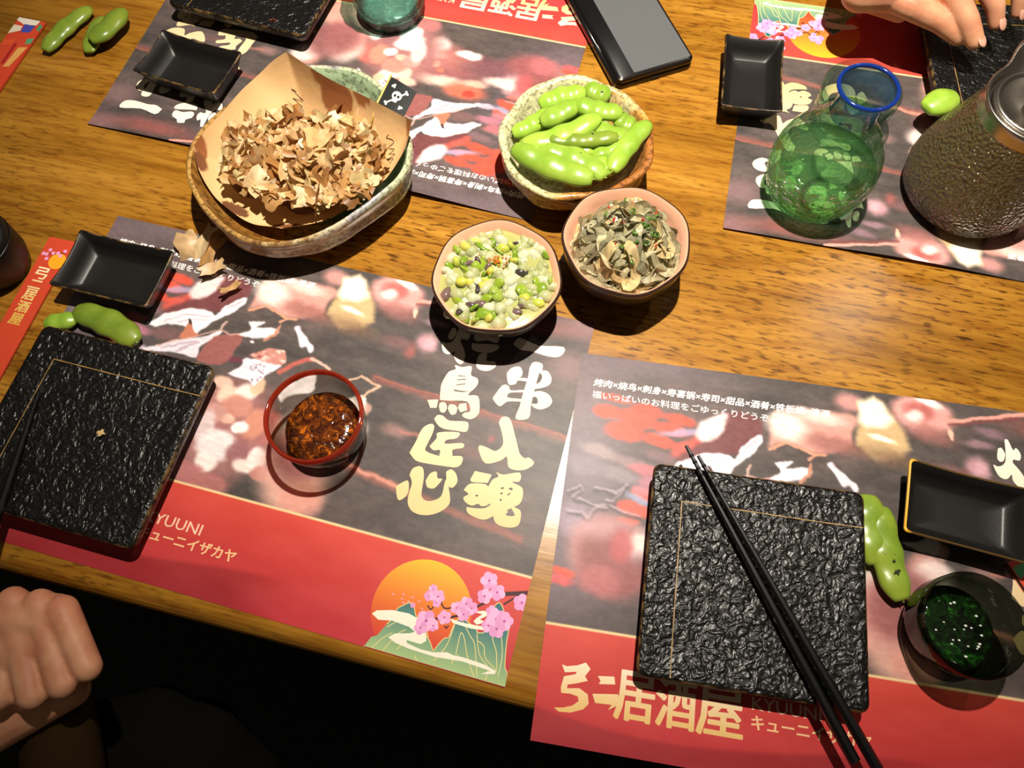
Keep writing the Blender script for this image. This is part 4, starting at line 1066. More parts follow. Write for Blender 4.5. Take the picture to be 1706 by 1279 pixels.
def ringb(s, z_, wob=0.0, zw=.003):
    r_ = rb * s + wob * np.sin(6 * tt + 1.2); zz = z_ + zw * (z_ / .04) * np.sin(3 * tt + 2.4) 
    return np.stack([r_ * np.cos(tt), r_ * np.sin(tt), zz], 1)
outer = [ringb(.56, 0), ringb(.60, .003), ringb(.74, .008), ringb(.90, .015, .001), ringb(.965, .0215, .001), ringb(.97, .025), ringb(.945, .0285), ringb(.955, .032), ringb(.985, .037, .0008), ringb(1.0, .0415), ringb(.995, .0445), ringb(.975, .0460), ringb(.952, .0455)]
inner = [ringb(.952, .0455), ringb(.930, .042), ringb(.905, .0375), ringb(.90, .0345), ringb(.87, .031), ringb(.80, .022), ringb(.66, .013), ringb(.42, .009), ringb(.15, .008)]
V, Fc = loft(outer, True, False); mk('outer_wall', V, Fc, M['bowl_big'], t)
V, Fc = loft(inner, False, True); mk('inner_wall', V, Fc, M['bowl_big_in'], t)

# liner
def edge(pts): return lambda k_, P=smoothpath([tuple(at(x, y, z_)) for x, y, z_ in pts], 41): P[int(round(k_ * 40))] if abs(k_ * 40 - round(k_ * 40)) < 1e-6 else P[int(k_ * 40)] * (1 - (k_ * 40 % 1)) + P[min(int(k_ * 40) + 1, 40)] * (k_ * 40 % 1)
e_tr = edge([(478, 88, .072), (545, 131, .066), (612, 164, .062), (686, 203, .060)])
e_tl = edge([(478, 88, .072), (430, 125, .060), (372, 188, .054), (322, 243, .052)])
e_lb = edge([(322, 243, .052), (334, 288, .044), (358, 328, .038), (392, 358, .034), (430, 376, .031), (470, 382, .030)])
e_rb = edge([(686, 203, .060), (672, 255, .050), (640, 303, .041), (590, 344, .035), (532, 370, .031), (470, 382, .030)])
pt, pr_, pl_, pb_ = e_tr(0), e_tr(1), e_tl(1), e_lb(1)
ns = 60; Vv = []; C = []
def linerc(s, u):
    base = np.array([214, 174, 122.])
    for (a, b, r1, r2, c) in [(.30, -.02, .09, .07, (158, 100, 58)), (.42, .06, .13, .08, (150, 92, 54)), (.62, -.01, .07, .05, (158, 100, 58)), (-.01, .93, .10, .06, (150, 92, 54)), (.98, .02, .04, .07, (160, 104, 60)), (.55, .96, .10, .05, (104, 66, 40)), (.38, .80, .10, .06, (120, 76, 48)), (.12, .97, .07, .05, (120, 76, 48)), (.9, .9, .08, .06, (112, 70, 42)), (.52, .62, .22, .14, (120, 76, 46))]:
        d = ((s - a) / r1) ** 2 + ((u - b) / r2) ** 2
        if d < 1: base = np.array(c, float)
        elif d < 1.08: base = (base + np.array(c)) / 2
    return base
for i in range(ns):
    for j in range(ns):
        s, u = i / (ns - 1), j / (ns - 1)          # s: top->right, u: top->left
        bl = (1 - u) * e_tr(s) + u * e_lb(s) + (1 - s) * e_tl(u) + s * e_rb(u) - ((1 - s) * (1 - u) * pt + s * (1 - u) * pr_ + (1 - s) * u * pl_ + s * u * pb_)
        e = max(abs(2 * s - 1), abs(2 * u - 1))
        z_ = .0185 + (bl[2] - .0185) * e ** 2.2
        z_ += .0012 * math.sin(s * 17 + u * 5) * math.sin(u * 14) * e
        Vv.append((bl[0] - bc[0], bl[1] - bc[1], z_)); C.append(linerc(s, u))
Fq = [(i * ns + j, i * ns + j + 1, (i + 1) * ns + j + 1, (i + 1) * ns + j) for i in range(ns - 1) for j in range(ns - 1)]
liner = mk('paper_liner', Vv, Fq, M['liner'], None, loc=(bc[0], bc[1], TZ + .0012), cols=np.array(C))
tag(liner, 'tan printed food paper folded inside the large glazed bowl', 'paper')
LV = np.array(Vv).reshape(ns, ns, 3)
def on_liner(s, u, dz=.0006):
    i = min(max(s, 0), .999) * (ns - 1); j = min(max(u, 0), .999) * (ns - 1); a, b = int(i), int(j); f, g2 = i - a, j - b
    return (LV[a, b] * (1 - f) * (1 - g2) + LV[a + 1, b] * f * (1 - g2) + LV[a, b + 1] * (1 - f) * g2 + LV[a + 1, b + 1] * f * g2) + np.array([0, 0, dz])
ink = pm('brown_ink', (66, 40, 26), 0.6)
def scribble(s0, u0, ds, du, n_, amp, seed):
    r = random.Random(seed); A = Acc(); pts = []
    for i in range(n_):
        k_ = i / (n_ - 1); o1 = amp * math.sin(i * 1.35) * (.6 + .4 * r.random()) * (1.6 if i % 9 == 4 else 1); o2 = amp * .45 * math.cos(i * 1.35)
        pts.append(on_liner(s0 + ds * k_ + (-du) * o1 * 9 + ds * o2 * 3, u0 + du * k_ + ds * o1 * 9 + du * o2 * 3))
    pts = smoothpath(pts, n_ * 4); V, Fc = tube(pts, [.00022] * len(pts), 4); A.add(V, Fc)
    mk('ink_script', V, Fc, ink, liner)
scribble(.13, .15, .20, .25, 34, .010, 2)
scribble(.82, .10, .10, .16, 22, .012, 5)

# bonito flakes
fr = random.Random(21)
def flake(A, c0, L, W_, r, tilt, cols, nx=6, ny=4, curl=1.0):
    ca, cb = r.uniform(-2.2, 2.2) * curl, r.uniform(-1.4, 1.4) * curl
    Rm = np.array(Matrix.Rotation(r.random() * 6.283, 3, 'Z') @ Matrix.Rotation(r.gauss(0, tilt), 3, 'X') @ Matrix.Rotation(r.gauss(0, tilt), 3, 'Y'))
    V = []; C = []; base = np.array(r.choice(cols), float)
    e0, e1 = r.random() * 6, r.random() * 6
    for i in range(nx):
        for j in range(ny):
            a = (i / (nx - 1) - .5); b = (j / (ny - 1) - .5)
            jag = 1 + .20 * math.sin(a * 9 + e0) * (abs(b) > .4)
            jag2 = 1 + .18 * math.sin(b * 8 + e1) * (abs(a) > .4)
            th = a * ca; x = L * (math.sin(th) / ca if abs(ca) > .05 else a); z_ = L * ((1 - math.cos(th)) / ca if abs(ca) > .05 else 0)
            ph = b * cb; y = W_ * (math.sin(ph) / cb if abs(cb) > .05 else b); z_ += W_ * ((1 - math.cos(ph)) / cb if abs(cb) > .05 else 0)
            V.append((x * jag2, y * jag, z_)); C.append(np.clip(base * r.uniform(.86, 1.1), 0, 255))
    V = np.array(V) @ Rm.T + np.array(c0)
    A.add(V, [(i * ny + j, i * ny + j + 1, (i + 1) * ny + j + 1, (i + 1) * ny + j) for i in range(nx - 1) for j in range(ny - 1)], np.array(C))
fcols = [(232, 196, 140), (222, 184, 126), (210, 168, 110), (240, 210, 160), (196, 150, 92), (220, 184, 134), (176, 126, 72), (242, 216, 172), (150, 104, 58), (214, 194, 140)]
A = Acc()
m0 = at(510, 265, .045); mr = np.array([.064, .044])
mc = np.array([m0[0] - bc[0], m0[1] - bc[1]])
for i in range(430):
    a = fr.random() * 6.283; rr = math.sqrt(fr.random()) * (1.0 if i % 7 else 1.12); x = mr[0] * rr * math.cos(a); y = mr[1] * rr * math.sin(a)
    rot = .12; X = x * math.cos(rot) - y * math.sin(rot); Y = x * math.sin(rot) + y * math.cos(rot)
    h = .016 + .040 * max(0, 1 - rr ** 2) ** .8 * fr.uniform(.55, 1.0) + .006
    h = max(h, .030 * (rr > .75) + .018)
    flake(A, (mc[0] + X, mc[1] + Y, h), fr.uniform(.009, .026), fr.uniform(.006, .016), fr, .55, fcols)
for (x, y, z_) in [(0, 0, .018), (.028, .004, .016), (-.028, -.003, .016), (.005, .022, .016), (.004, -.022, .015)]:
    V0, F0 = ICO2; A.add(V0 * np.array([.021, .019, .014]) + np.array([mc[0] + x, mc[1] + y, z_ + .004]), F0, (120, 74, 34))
o = A.build('bonito_flakes', M['flake'], None, loc=(bc[0], bc[1], TZ + .0012)); tag(o, 'heap of curly tan bonito flakes in the paper lined bowl', 'food', kind='stuff')
# streaks of white dressing
mayo = pm('white_dressing', (250, 232, 186), 0.3, coat=.4)
for i, (pp, z_) in enumerate([([(408, 282), (416, 290), (424, 300), (430, 312)], .036), ([(515, 332), (518, 340)], .044), ([(527, 352), (533, 358)], .036), ([(505, 232), (500, 240), (506, 248)], .064)]):
    P = [at(x, y, z_) - np.array([bc[0], bc[1], 0]) for x, y in pp]; P = smoothpath(P, 10)
    V, Fc = tube(P, [max(.0004, .0016 * math.sin(math.pi * (k_ + .8) / 11.2)) for k_ in range(10)], 8); mk('dressing_streak', V, Fc, mayo, o)
# loose flakes
def loose(name, label, px, z_, L, W_, n_, seed, tilt=.3, spread=.006, cat='flake'):
    r = random.Random(seed); A = Acc(); c_ = at(px[0], px[1], z_)
    for i in range(n_): flake(A, (r.gauss(0, spread), r.gauss(0, spread), 0.0015 + r.random() * .002), L * r.uniform(.7, 1.2), W_ * r.uniform(.7, 1.2), r, tilt, fcols[:6], 7, 5, .8)
    q_ = A.build(name, M['flake'], None, loc=(c_[0], c_[1], TZ + z_)); tag(q_, label, cat, 'loose bonito flakes'); return q_
loose('bonito_flake', 'crumpled bonito flake beside the front left sauce dish', (303, 420), .007, .027, .018, 1, 3, .4)
loose('bonito_flake', 'large folded bonito flake lying between dish and bonito bowl', (326, 430), .007, .030, .018, 1, 8, .4)
loose('bonito_flake', 'pale bonito flake between sauce dish and bowl shadow', (347, 434), .006, .026, .014, 1, 13, .3)
loose('bonito_flake', 'thin bonito sliver over the printed slogan, front left', (378, 452), .005, .024, .008, 1, 17, .3)
loose('bonito_flake', 'narrow bonito shred on the printed slogan nearest the viewer', (402, 468), .005, .020, .006, 1, 19, .3)
loose('bonito_flake', 'tiny pale flake on the front left black plate', (152, 702), .0205, .006, .004, 1, 23, .2)

# flag pick: plain skull and crossed bones
fl = empty('flag_pick', tuple(at(628, 182, .040)[:2]) + (TZ + .040,)); tag(fl, 'small black skull flag pick at the back of the bonito bowl', 'flag')
fb = at(628, 186, .040)
q = [at(651, 127, .064), at(694, 154, .064), at(673, 195, .056), at(626, 177, .056)]
q = [v - np.array([fb[0], fb[1], .040]) for v in q]; base_ = np.array(fl.location) - np.array([fb[0], fb[1], TZ + .040])
q = [v - base_ for v in q]
def fp(a, b, off=0.0):
    p_ = (1 - a) * (1 - b) * q[0] + a * (1 - b) * q[1] + a * b * q[2] + (1 - a) * b * q[3]
    nrm = np.cross(q[1] - q[0], q[3] - q[0]); nrm = nrm / np.linalg.norm(nrm); 
    if nrm[2] < 0: nrm = -nrm
    return p_ + nrm * (off + .0012 * math.sin(a * 3.0))
G = 9; Vv = [fp(i / (G - 1), j / (G - 1), sgn * .00012) for sgn in (1, -1) for i in range(G) for j in range(G)]
Fq = []
for s_ in (0, 1):
    for i in range(G - 1):
        for j in range(G - 1):
            b_ = s_ * G * G; f_ = (b_ + i * G + j, b_ + i * G + j + 1, b_ + (i + 1) * G + j + 1, b_ + (i + 1) * G + j); Fq.append(f_ if s_ == 0 else f_[::-1])
flag_o = mk('flag', Vv, Fq, pm('flag_black', (26, 28, 28), .6), fl, smooth=False)
stk = np.array(q[3]); V, Fc = tube([stk * 1.0 + (q[0] - q[3]) * 1.05, stk, stk + (q[3] - q[0]) * .6 + np.array([0, 0, -.008])], [.0009] * 3, 8)
mk('stick', V, Fc, pm('bamboo', (206, 176, 96), .5), fl)
wh = pm('flag_white', (232, 226, 212), .6); bk = pm('flag_ink', (24, 24, 24), .6)
def fshape(name, pts, off, mat_):
    mk(name, [fp(a, b, off) for a, b in pts], [tuple(range(len(pts)))], mat_, flag_o, smooth=False)
cz = lambda cx, cy, rx, ry, n_=18: [(cx + rx * math.cos(a), cy + ry * math.sin(a)) for a in np.linspace(0, 2 * math.pi, n_, endpoint=False)]
for (x0, y0, x1, y1) in [(.26, .20, .78, .78), (.76, .22, .26, .80)]:
    dx, dy = x1 - x0, y1 - y0; L_ = math.hypot(dx, dy); ux, uy = -dy / L_ * .026, dx / L_ * .026
    fshape('bone', [(x0 + ux, y0 + uy), (x1 + ux, y1 + uy), (x1 - ux, y1 - uy), (x0 - ux, y0 - uy)], .0003, wh)
    for (x, y) in ((x0, y0), (x1, y1)):
        for s_ in (-1, 1): fshape('bone_end', cz(x + ux * 1.5 * s_, y + uy * 1.5 * s_, .042, .042, 10), .00032, wh)
fshape('skull', cz(.51, .46, .17, .15, 24), .00040, wh); fshape('jaw', [(.42, .55), (.60, .55), (.58, .68), (.44, .68)], .00042, wh)
fshape('eye_socket', cz(.45, .47, .045, .05, 12), .00050, bk); fshape('eye_socket', cz(.57, .47, .045, .05, 12), .00050, bk)

# ------------------------------------------------------------------ glass cups
def sake_cup(label, c, zr, R_, base_r, glass, rim_mat=None, liquid=None, zl=.016, ribs=0, rtop=None):
    t = empty('sake_cup', (c[0], c[1], TZ + 0.0009)); tag(t, label, 'cup', 'small glass sake cups')
    out = [(base_r * .8, 0), (base_r, .0010), (base_r * 1.02, .003), (base_r + (R_ - base_r) * .60, zr * .20), (base_r + (R_ - base_r) * .88, zr * .45), (R_ * .985, zr * .75), (R_, zr - .0012), (R_ - .0006, zr)]
    inn = [(R_ - .0014, zr - .0002), (R_ - .0024, zr * .75), (base_r + (R_ - base_r) * .88 - .0024, zr * .46), (base_r + (R_ - base_r) * .60 - .0026, zr * .24), (base_r * .75, zr * .13), (base_r * .2, zr * .12)]
    f = (lambda tt: 1 + .012 * np.cos(ribs * tt)) if ribs else None
    V, Fc = lathe(out + inn, 64, f); mk('glass_wall', V, Fc, glass, t)
    if rim_mat:
        ri = [circ(R_ + .0016 * math.cos(a) - .0009, zr - .0026 + .0036 * math.sin(a), 64) for a in np.linspace(0, 2 * math.pi, 9)]
        V, Fc = loft(ri, False, False); mk('rim', V, Fc, rim_mat, t)
    if liquid:
        rl = base_r + (R_ - base_r) * .78 - .0030
        V, Fc = lathe([(base_r * .70, zr * .15), (rl * .9, zl * .7), (rl, zl), (rl * .5, zl + .0001), (rl * .1, zl)], 48); mk('drink', V, Fc, liquid, t)
    return t
g_clear = thin_glass('clear_glass', (250, 249, 246), (196, 192, 184), .03, ('noise', 130, .25, .001))
g_green = thin_glass('dim_green_glass', (186, 194, 180), (84, 92, 78), .03, ('noise', 130, .3, .001))
g_teal = thin_glass('teal_glass', (222, 242, 234), (130, 186, 176), .04, ('vor', 420, .6, .0012))
g_pale = thin_glass('pale_teal_glass', (232, 244, 238), (160, 196, 188), .03, ('noise', 150, .3, .001))
rim_red = thin_glass('red_glass_rim', (236, 150, 120), (206, 84, 52), .05, None, 1.2, (222, 84, 54), .40)
def liquid_mat(name, lo, hi, sc=150):
    mt = pm(name, hi, .06, spec=.6, coat=1.0, coat_rough=.03)
    v = ocoord(mt); nz = noise(mt, v, sc, 4, .7, 1.5); lk(mt, ramp(mt, nz, [(.42, lo), (.58, tuple((a * 2 + b) // 3 for a, b in zip(lo, hi))), (.70, hi)]), bsdf(mt).inputs['Base Color'])
    bump(mt, noise(mt, v, sc * 1.6, 3), .5, .002); return mt
amber = liquid_mat('amber_drink', (52, 20, 8), (240, 128, 28), 150)
greenl = liquid_mat('green_drink', (6, 12, 6), (34, 104, 22), 90)
sake_cup('red rimmed glass sake cup with amber drink on the front left placemat', (0.2470, -0.1405), .045, .0342, .0195, g_clear, rim_red, amber, .0165)
cg = sake_cup('greenish glass sake cup with dark green drink, front right corner', (0.6905, -0.1655), .045, .0318, .0200, g_green, None, greenl, .0170)
foam = pm('white_specks', (214, 222, 206), .4)
for (x, y) in [(405, 420), (435, 412), (350, 572), (437, 632), (515, 632), (528, 602), (575, 620), (655, 505), (690, 690), (415, 750), (425, 718), (475, 720), (548, 770), (535, 865), (715, 835), (755, 820), (660, 600), (628, 795), (285, 635)]:
    P = at(1500 + x / 4.917, 920 + y / 4.917, .0175); d_ = np.array([P[0] - .6905, P[1] + .1655]); 
    if np.linalg.norm(d_) > .0185: d_ = d_ / np.linalg.norm(d_) * .0185
    V0 = ICO1[0] * np.array([.0011, .0008, .0004]) * rnd.uniform(.7, 1.2) + np.array([d_[0], d_[1], .0176]); mk('foam_speck', V0, ICO1[1], foam, cg)
sake_cup('pale teal glass sake cup standing behind the green carafe', (0.5900, 0.2470), .045, .0325, .0200, g_pale, None, None)
sake_cup('textured turquoise glass cup at the back between plate and phone', (0.1545, 0.2840), .062, .0370, .0300, g_teal, None, liquid_mat('teal_water', (90, 130, 120), (150, 196, 180), 90), .012, 14)
sake_cup('clear glass cup gripped by the fingers behind the teapot', tuple(at(1662, 62, .034)[:2]), .040, .0250, .0170, g_clear, None, None)

# ------------------------------------------------------------------ carafe
car = empty('carafe', (0.5680, 0.1665, TZ + 0.0009)); tag(car, 'round green hammered glass carafe with blue rim, half full', 'carafe')
g_car = thin_glass('green_hammered_glass', (240, 252, 242), (146, 200, 164), .08, ('vor', 270, 1.0, .0045), 1.6, (176, 228, 168), .26, 1.2)
g_carup = thin_glass('green_smooth_glass', (240, 250, 244), (130, 184, 164), .05, ('noise', 120, .6, .0024), 2.0, (150, 200, 176), .05, 1.2)
g_blue = thin_glass('blue_glass_neck', (186, 214, 236), (50, 104, 176), .04, ('noise', 160, .35, .001), 1.4, (70, 130, 186), .24, 1.2)
body = [(.024, 0), (.029, .0015), (.035, .007), (.0400, .018), (.0425, .030), (.0428, .040), (.0415, .050)]
shoulder = [(.0415, .050), (.0385, .060), (.0325, .071), (.0250, .081), (.0195, .088), (.0172, .094)]
neck = [(.0172, .094), (.0163, .100), (.0163, .106), (.0175, .112), (.0195, .1165), (.0207, .119)]
V, Fc = lathe(body, 80, None, True, False); mk('lower_body', V, Fc, g_car, car)
V, Fc = lathe(shoulder, 80, None, False, False); mk('shoulder', V, Fc, g_carup, car)
V, Fc = lathe(neck, 64, None, False, False); neck_o = mk('neck', V, Fc, g_blue, car)
V, Fc = loft([circ(.0205 + .0016 * math.cos(a), .1195 + .0016 * math.sin(a), 64) for a in np.linspace(0, 2 * math.pi, 10)], False, False)
cob = pm('cobalt_glass', (24, 60, 150), .08, trans=.5, coat=.6); mk('rim', V, Fc, cob, neck_o)
sake = thin_glass('sake', (238, 250, 232), (180, 222, 180), .02, ('noise', 60, .5, .003), 1.0, (170, 222, 150), .14, 1.0)
V, Fc = lathe([(.020, .0015), (.033, .008), (.0388, .019), (.0410, .031), (.0413, .0395), (.030, .0400), (.004, .0400)], 64); mk('drink', V, Fc, sake, car)

# ------------------------------------------------------------------ teapot
pot = empty('teapot', (0.6945, 0.2000, TZ + 0.0009)); tag(pot, 'hammered smoky glass teapot with round steel lid and spout', 'teapot')
g_pot = thin_glass('smoky_hammered_glass', (206, 190, 150), (104, 90, 60), .16, ('vor', 420, 1.0, .0026), 1.8, (176, 156, 104), .42, 1.0)
V, Fc = lathe([(.040, 0), (.047, .002), (.0525, .009), (.0548, .020), (.0545, .030), (.0520, .042), (.0475, .058), (.0430, .074), (.0390, .088), (.0375, .093)], 96, None, True, False); mk('glass_body', V, Fc, g_pot, pot)
steel = pm('polished_steel', (178, 172, 164), .28, metal=1.0); sv_n = ocoord(steel); bump(steel, noise(steel, sv_n, 90, 2), .12, .001)
spd = math.radians(100)
def collar(tt):
    d = (tt - spd + math.pi) % (2 * math.pi) - math.pi
    return 1 + .52 * np.exp(-(d / .30) ** 2)
def collar_ring(r_, z_, amt):
    tt = np.linspace(0, 2 * math.pi, 96, endpoint=False); k_ = 1 + (collar(tt) - 1) * amt
    return np.stack([r_ * k_ * np.cos(tt), r_ * k_ * np.sin(tt), z_ + .004 * (k_ - 1) / .5], 1)
V, Fc = loft([collar_ring(.0380, .090, 0), collar_ring(.0384, .093, .1), collar_ring(.0380, .098, .55), collar_ring(.0384, .1025, 1), collar_ring(.0376, .1035, 1), collar_ring(.0362, .1028, .95), collar_ring(.0345, .099, .55), collar_ring(.0330, .0965, 0), collar_ring(.030, .096, 0)], False, False)
mk('collar', V, Fc, steel, pot)
V, Fc = lathe([(.0318, .097), (.0318, .1005), (.0308, .1022), (.0292, .1025), (.0278, .1012), (.0262, .1004), (.015, .1012), (.004, .1016)], 80, None, True, True); lid_o = mk('lid', V, Fc, steel, pot)
tri = pm('dark_seal', (24, 22, 20), .5); V, Fc = loft([circ(.0322, .0972, 80), circ(.0332, .0972, 80)], False, False); mk('lid_seal', V, Fc, tri, lid_o)
V, Fc = lathe([(.006, .1012), (.0052, .106), (.0062, .110), (.0085, .1135), (.0085, .1165), (.0065, .1185), (.002, .119)], 32); mk('lid_knob', V, Fc, steel, lid_o)
hp = smoothpath([(.050 * math.cos(spd + math.pi), .050 * math.sin(spd + math.pi) , .0), (0, 0, 0)], 3)
ha = math.radians(10); hd = np.array([math.cos(ha), math.sin(ha), 0])
hp = smoothpath([hd * .036 + np.array([0, 0, .092]), hd * .062 + np.array([0, 0, .098]), hd * .085 + np.array([0, 0, .084]), hd * .084 + np.array([0, 0, .052]), hd * .066 + np.array([0, 0, .034]), hd * .053 + np.array([0, 0, .030])], 28)
V, Fc = tube(hp, [.0045] * 28, 12, up=(-hd[1], hd[0], .01)); mk('handle', V, Fc, g_pot, pot)
tea = thin_glass('tea', (150, 112, 60), (80, 50, 20), .03, None, 1.0, (120, 84, 40), .3, 1.0)
V, Fc = lathe([(.039, .003), (.0505, .010), (.0528, .020), (.0525, .030), (.050, .042), (.046, .056), (.004, .056)], 64); mk('tea', V, Fc, tea, pot)

# ------------------------------------------------------------------ folded phone
ph_bl, ph_br, ph_tl = at(1030, 135, .012)[:2], at(1158, 97, .012)[:2], at(968, 0, .012)[:2]
xd = (ph_br - ph_bl); Wp = np.linalg.norm(xd); xd = xd / Wp; yd = np.array([-xd[1], xd[0]])
pc = ph_bl + xd * Wp / 2 + yd * .079
phone = empty('folding_phone', (pc[0], pc[1], TZ + .0002), math.atan2(xd[1], xd[0])); tag(phone, 'black folding smartphone lying closed on the bare wood', 'phone')
blk = pm('phone_black', (16, 16, 18), .22, coat=.6, coat_rough=.05); frm = pm('phone_frame', (62, 54, 46), .25, metal=.9)
def slab(name, hx_, hy_, r_, z0, z1, mat_, b_=.0008):
    V, Fc = loft([rrect(hx_ - b_, hy_ - b_, r_, z0), rrect(hx_, hy_, r_, z0 + b_), rrect(hx_, hy_, r_, z1 - b_), rrect(hx_ - b_, hy_ - b_, r_, z1)]); return auto_smooth(mk(name, V, Fc, mat_, phone), 50)
lo_h = slab('lower_half', Wp / 2, .079, .006, 0, .0056, frm); up_h = slab('upper_half', Wp / 2, .079, .006, .0062, .0112, frm); cov = slab('cover_glass', Wp / 2 - .001, .078, .0055, .0110, .0120, blk)
scr = pm('screen_reflection_grey', (92, 94, 96), .32, spec=.5); V, Fc = loft([rrect(Wp / 2 - .0100, .0755, .001, .0120), rrect(Wp / 2 - .0100, .0755, .001, .0123)]); V = np.array(V) + np.array([.0072, 0, 0]); mk('screen', V, Fc, scr, cov, smooth=False)  # grey base colour stands in for the ceiling reflected in the screen
V, Fc = loft([rrect(.0022, .076, .002, .0015), rrect(.0026, .076, .002, .0055), rrect(.0022, .076, .002, .0100)]); V = np.array(V) + np.array([-Wp / 2 - .0004, 0, 0]); mk('hinge', V, Fc, blk, phone)
for i in range(6):
    V, Fc = lathe([(.0006, 0), (.0006, .0004)], 8); V = np.array(V)[:, [0, 2, 1]] * np.array([1, -1, 1]) + np.array([-.006 + i * .0024, -.079, .0088]); mk('speaker_hole', V, Fc, M['matte_black'], up_h)
V, Fc = loft([rrect(.0045, .0013, .0012, 0), rrect(.0045, .0013, .0012, .0004)]); V = np.array(V)[:, [0, 2, 1]] * np.array([1, -1, 1]) + np.array([0, -.079, .0028]); mk('charging_port', V, Fc, M['matte_black'], lo_h)

# ------------------------------------------------------------------ chopstick sleeves
redp = pm('red_sleeve_paper', (206, 70, 42), .5)
def sleeve(label, a, b, wd_, zt=.0014):
    """a: middle of the top end, b: middle of the far end"""
    a = np.array(a[:2]); b = np.array(b[:2]); d = b - a; L = np.linalg.norm(d); d = d / L
    t = empty('chopstick_sleeve', (a[0], a[1], TZ + .0009), math.atan2(d[1], d[0]) + math.pi / 2); tag(t, label, 'chopstick sleeve', 'red paper chopstick sleeves')
    # local: x across, -y along
    V = [(-wd_ / 2, 0, 0), (wd_ / 2, 0, 0), (wd_ / 2, -L, 0), (-wd_ / 2, -L, 0), (-wd_ / 2, 0, zt), (wd_ / 2, 0, zt), (wd_ / 2, -L, zt), (-wd_ / 2, -L, zt)]
    mk('paper', V, [(3, 2, 1, 0), (4, 5, 6, 7), (0, 1, 5, 4), (1, 2, 6, 5), (2, 3, 7, 6), (3, 0, 4, 7)], redp, t, smooth=False)
    return t, L, wd_, zt
def deco(t, wd_, zt, rows, L):
    pass
s1 = (at(115, 403) + at(100, 400)) / 2
a_ = at(107, 401); b_ = at(-45, 671)
t1, L1, w1, zt1 = sleeve('red paper chopstick sleeve under the front left sauce dish', a_, b_, .0238)
pr2 = Print()
pr2.tri([(.006 + .0075 * math.cos(a), .021 + .0075 * math.sin(a)) for a in np.linspace(0, 2 * math.pi, 24, endpoint=False)], [tuple(range(24))], (240, 168, 40), zt1 + .0001)
pr2.line([(-.0105, .0175), (-.002, .0155), (.009, .0120)], .0006, (70, 26, 30), zt1 + .00014)
for (x, y) in [(-.005, .012), (-.0062, .0165), (-.001, .0145), (.003, .0135), (.008, .0105), (.006, .0155), (-.0042, .0205), (-.009, .0165)]:
    for k_ in range(5):
        a = k_ * 1.2566 + x * 900; pr2.poly([(x + .0009 * math.cos(a) + .0009 * math.cos(t_), y + .0009 * math.sin(a) + .0009 * math.sin(t_)) for t_ in np.linspace(0, 6.283, 7, endpoint=False)], (232, 160, 206), zt1 + .00018 + k_ * 1e-6)
mk('blossom_print', pr2.V, pr2.F, M['ink'], t1, smooth=False, cols=np.array(pr2.C)); tag(t1.children[-1], kind='stuff')
pr3 = Print(); v0 = .029
for ch, h in (('弓', .0125), ('二', .0085), ('居', .0115), ('酒', .0115), ('屋', .0115)):
    put_text(pr3, ch, -.0065, v0, .0040, v0 + h * .86, lambda u, v: lerpc((246, 226, 180), (222, 176, 76), (v - .03) / .05), .0004, 0, zt1 + .0001); v0 += h
o2 = mk('sleeve_lettering', pr3.V, pr3.F, M['ink'], t1, smooth=False, cols=np.array(pr3.C)); tag(o2, kind='stuff')
# the second one, back left corner: plain colour patches instead of its mascot
a_ = at(57, 37); b_ = at(-70, 220)
t2, L2, w2, zt2 = sleeve('red paper chopstick sleeve with blue and green patches, back left corner', a_, b_, .0290, .002)
pr4 = Print(); hw = w2 / 2
for pts, c in [([(-hw, 0), (hw * .62, 0), (hw * .55, .006), (-hw * .3, .008), (-hw, .004)], (232, 224, 208)), ([(-hw * .3, .007), (hw * .5, .007), (hw * .42, .016), (-hw * .2, .018)], (70, 76, 170)), ([(hw * .72, .003), (hw, .006), (hw, .013), (hw * .72, .011)], (78, 146, 104)), ([(hw * .55, .024), (hw, .022), (hw, .029), (hw * .62, .031)], (92, 156, 112)),
               ([(-hw, .010), (-hw * .35, .010), (-hw * .3, .016), (-hw, .022)], (226, 212, 190)), ([(-hw * .1, .032), (hw * .1, .032), (hw * .1, .058), (-hw * .1, .058)], (160, 40, 40)), ([(hw * .35, .036), (hw * .95, .034), (hw * .6, .060), (hw * .2, .062)], (222, 164, 90)), ([(-hw * .9, .03), (-hw * .2, .026), (-hw * .2, .034), (-hw * .9, .038)], (216, 84, 48))]:
    pr4.poly(pts, c, zt2 + .0001 + len(pr4.F) * 1e-6)
mk('colour_patch_print', pr4.V, pr4.F, M['ink'], t2, smooth=False, cols=np.array(pr4.C)); tag(t2.children[-1], kind='stuff')
# third: right edge
a_ = at(1668, 948); b_ = at(1760, 1100)
t3, L3, w3, zt3 = sleeve('red and green paper chopstick sleeve at the right edge behind the sake cup', at(1692, 930), at(1790, 1075), .0200)
pr5 = Print()
for pts, c in [([(-.010, 0), (-.0086, 0), (-.0086, .06), (-.010, .06)], (20, 18, 18)), ([(-.0075, .004), (.010, .004), (.010, .010), (-.0075, .012)], (96, 170, 116)), ([(-.0086, .018), (-.004, .018), (-.004, .026), (-.0086, .03)], (226, 186, 130)), ([(-.006, .030), (.010, .028), (.010, .036), (-.006, .038)], (216, 170, 60))]:
    pr5.poly(pts, c, zt3 + .0001 + len(pr5.F) * 1e-6)
mk('colour_patch_print', pr5.V, pr5.F, M['ink'], t3, smooth=False, cols=np.array(pr5.C)); tag(t3.children[-1], kind='stuff')

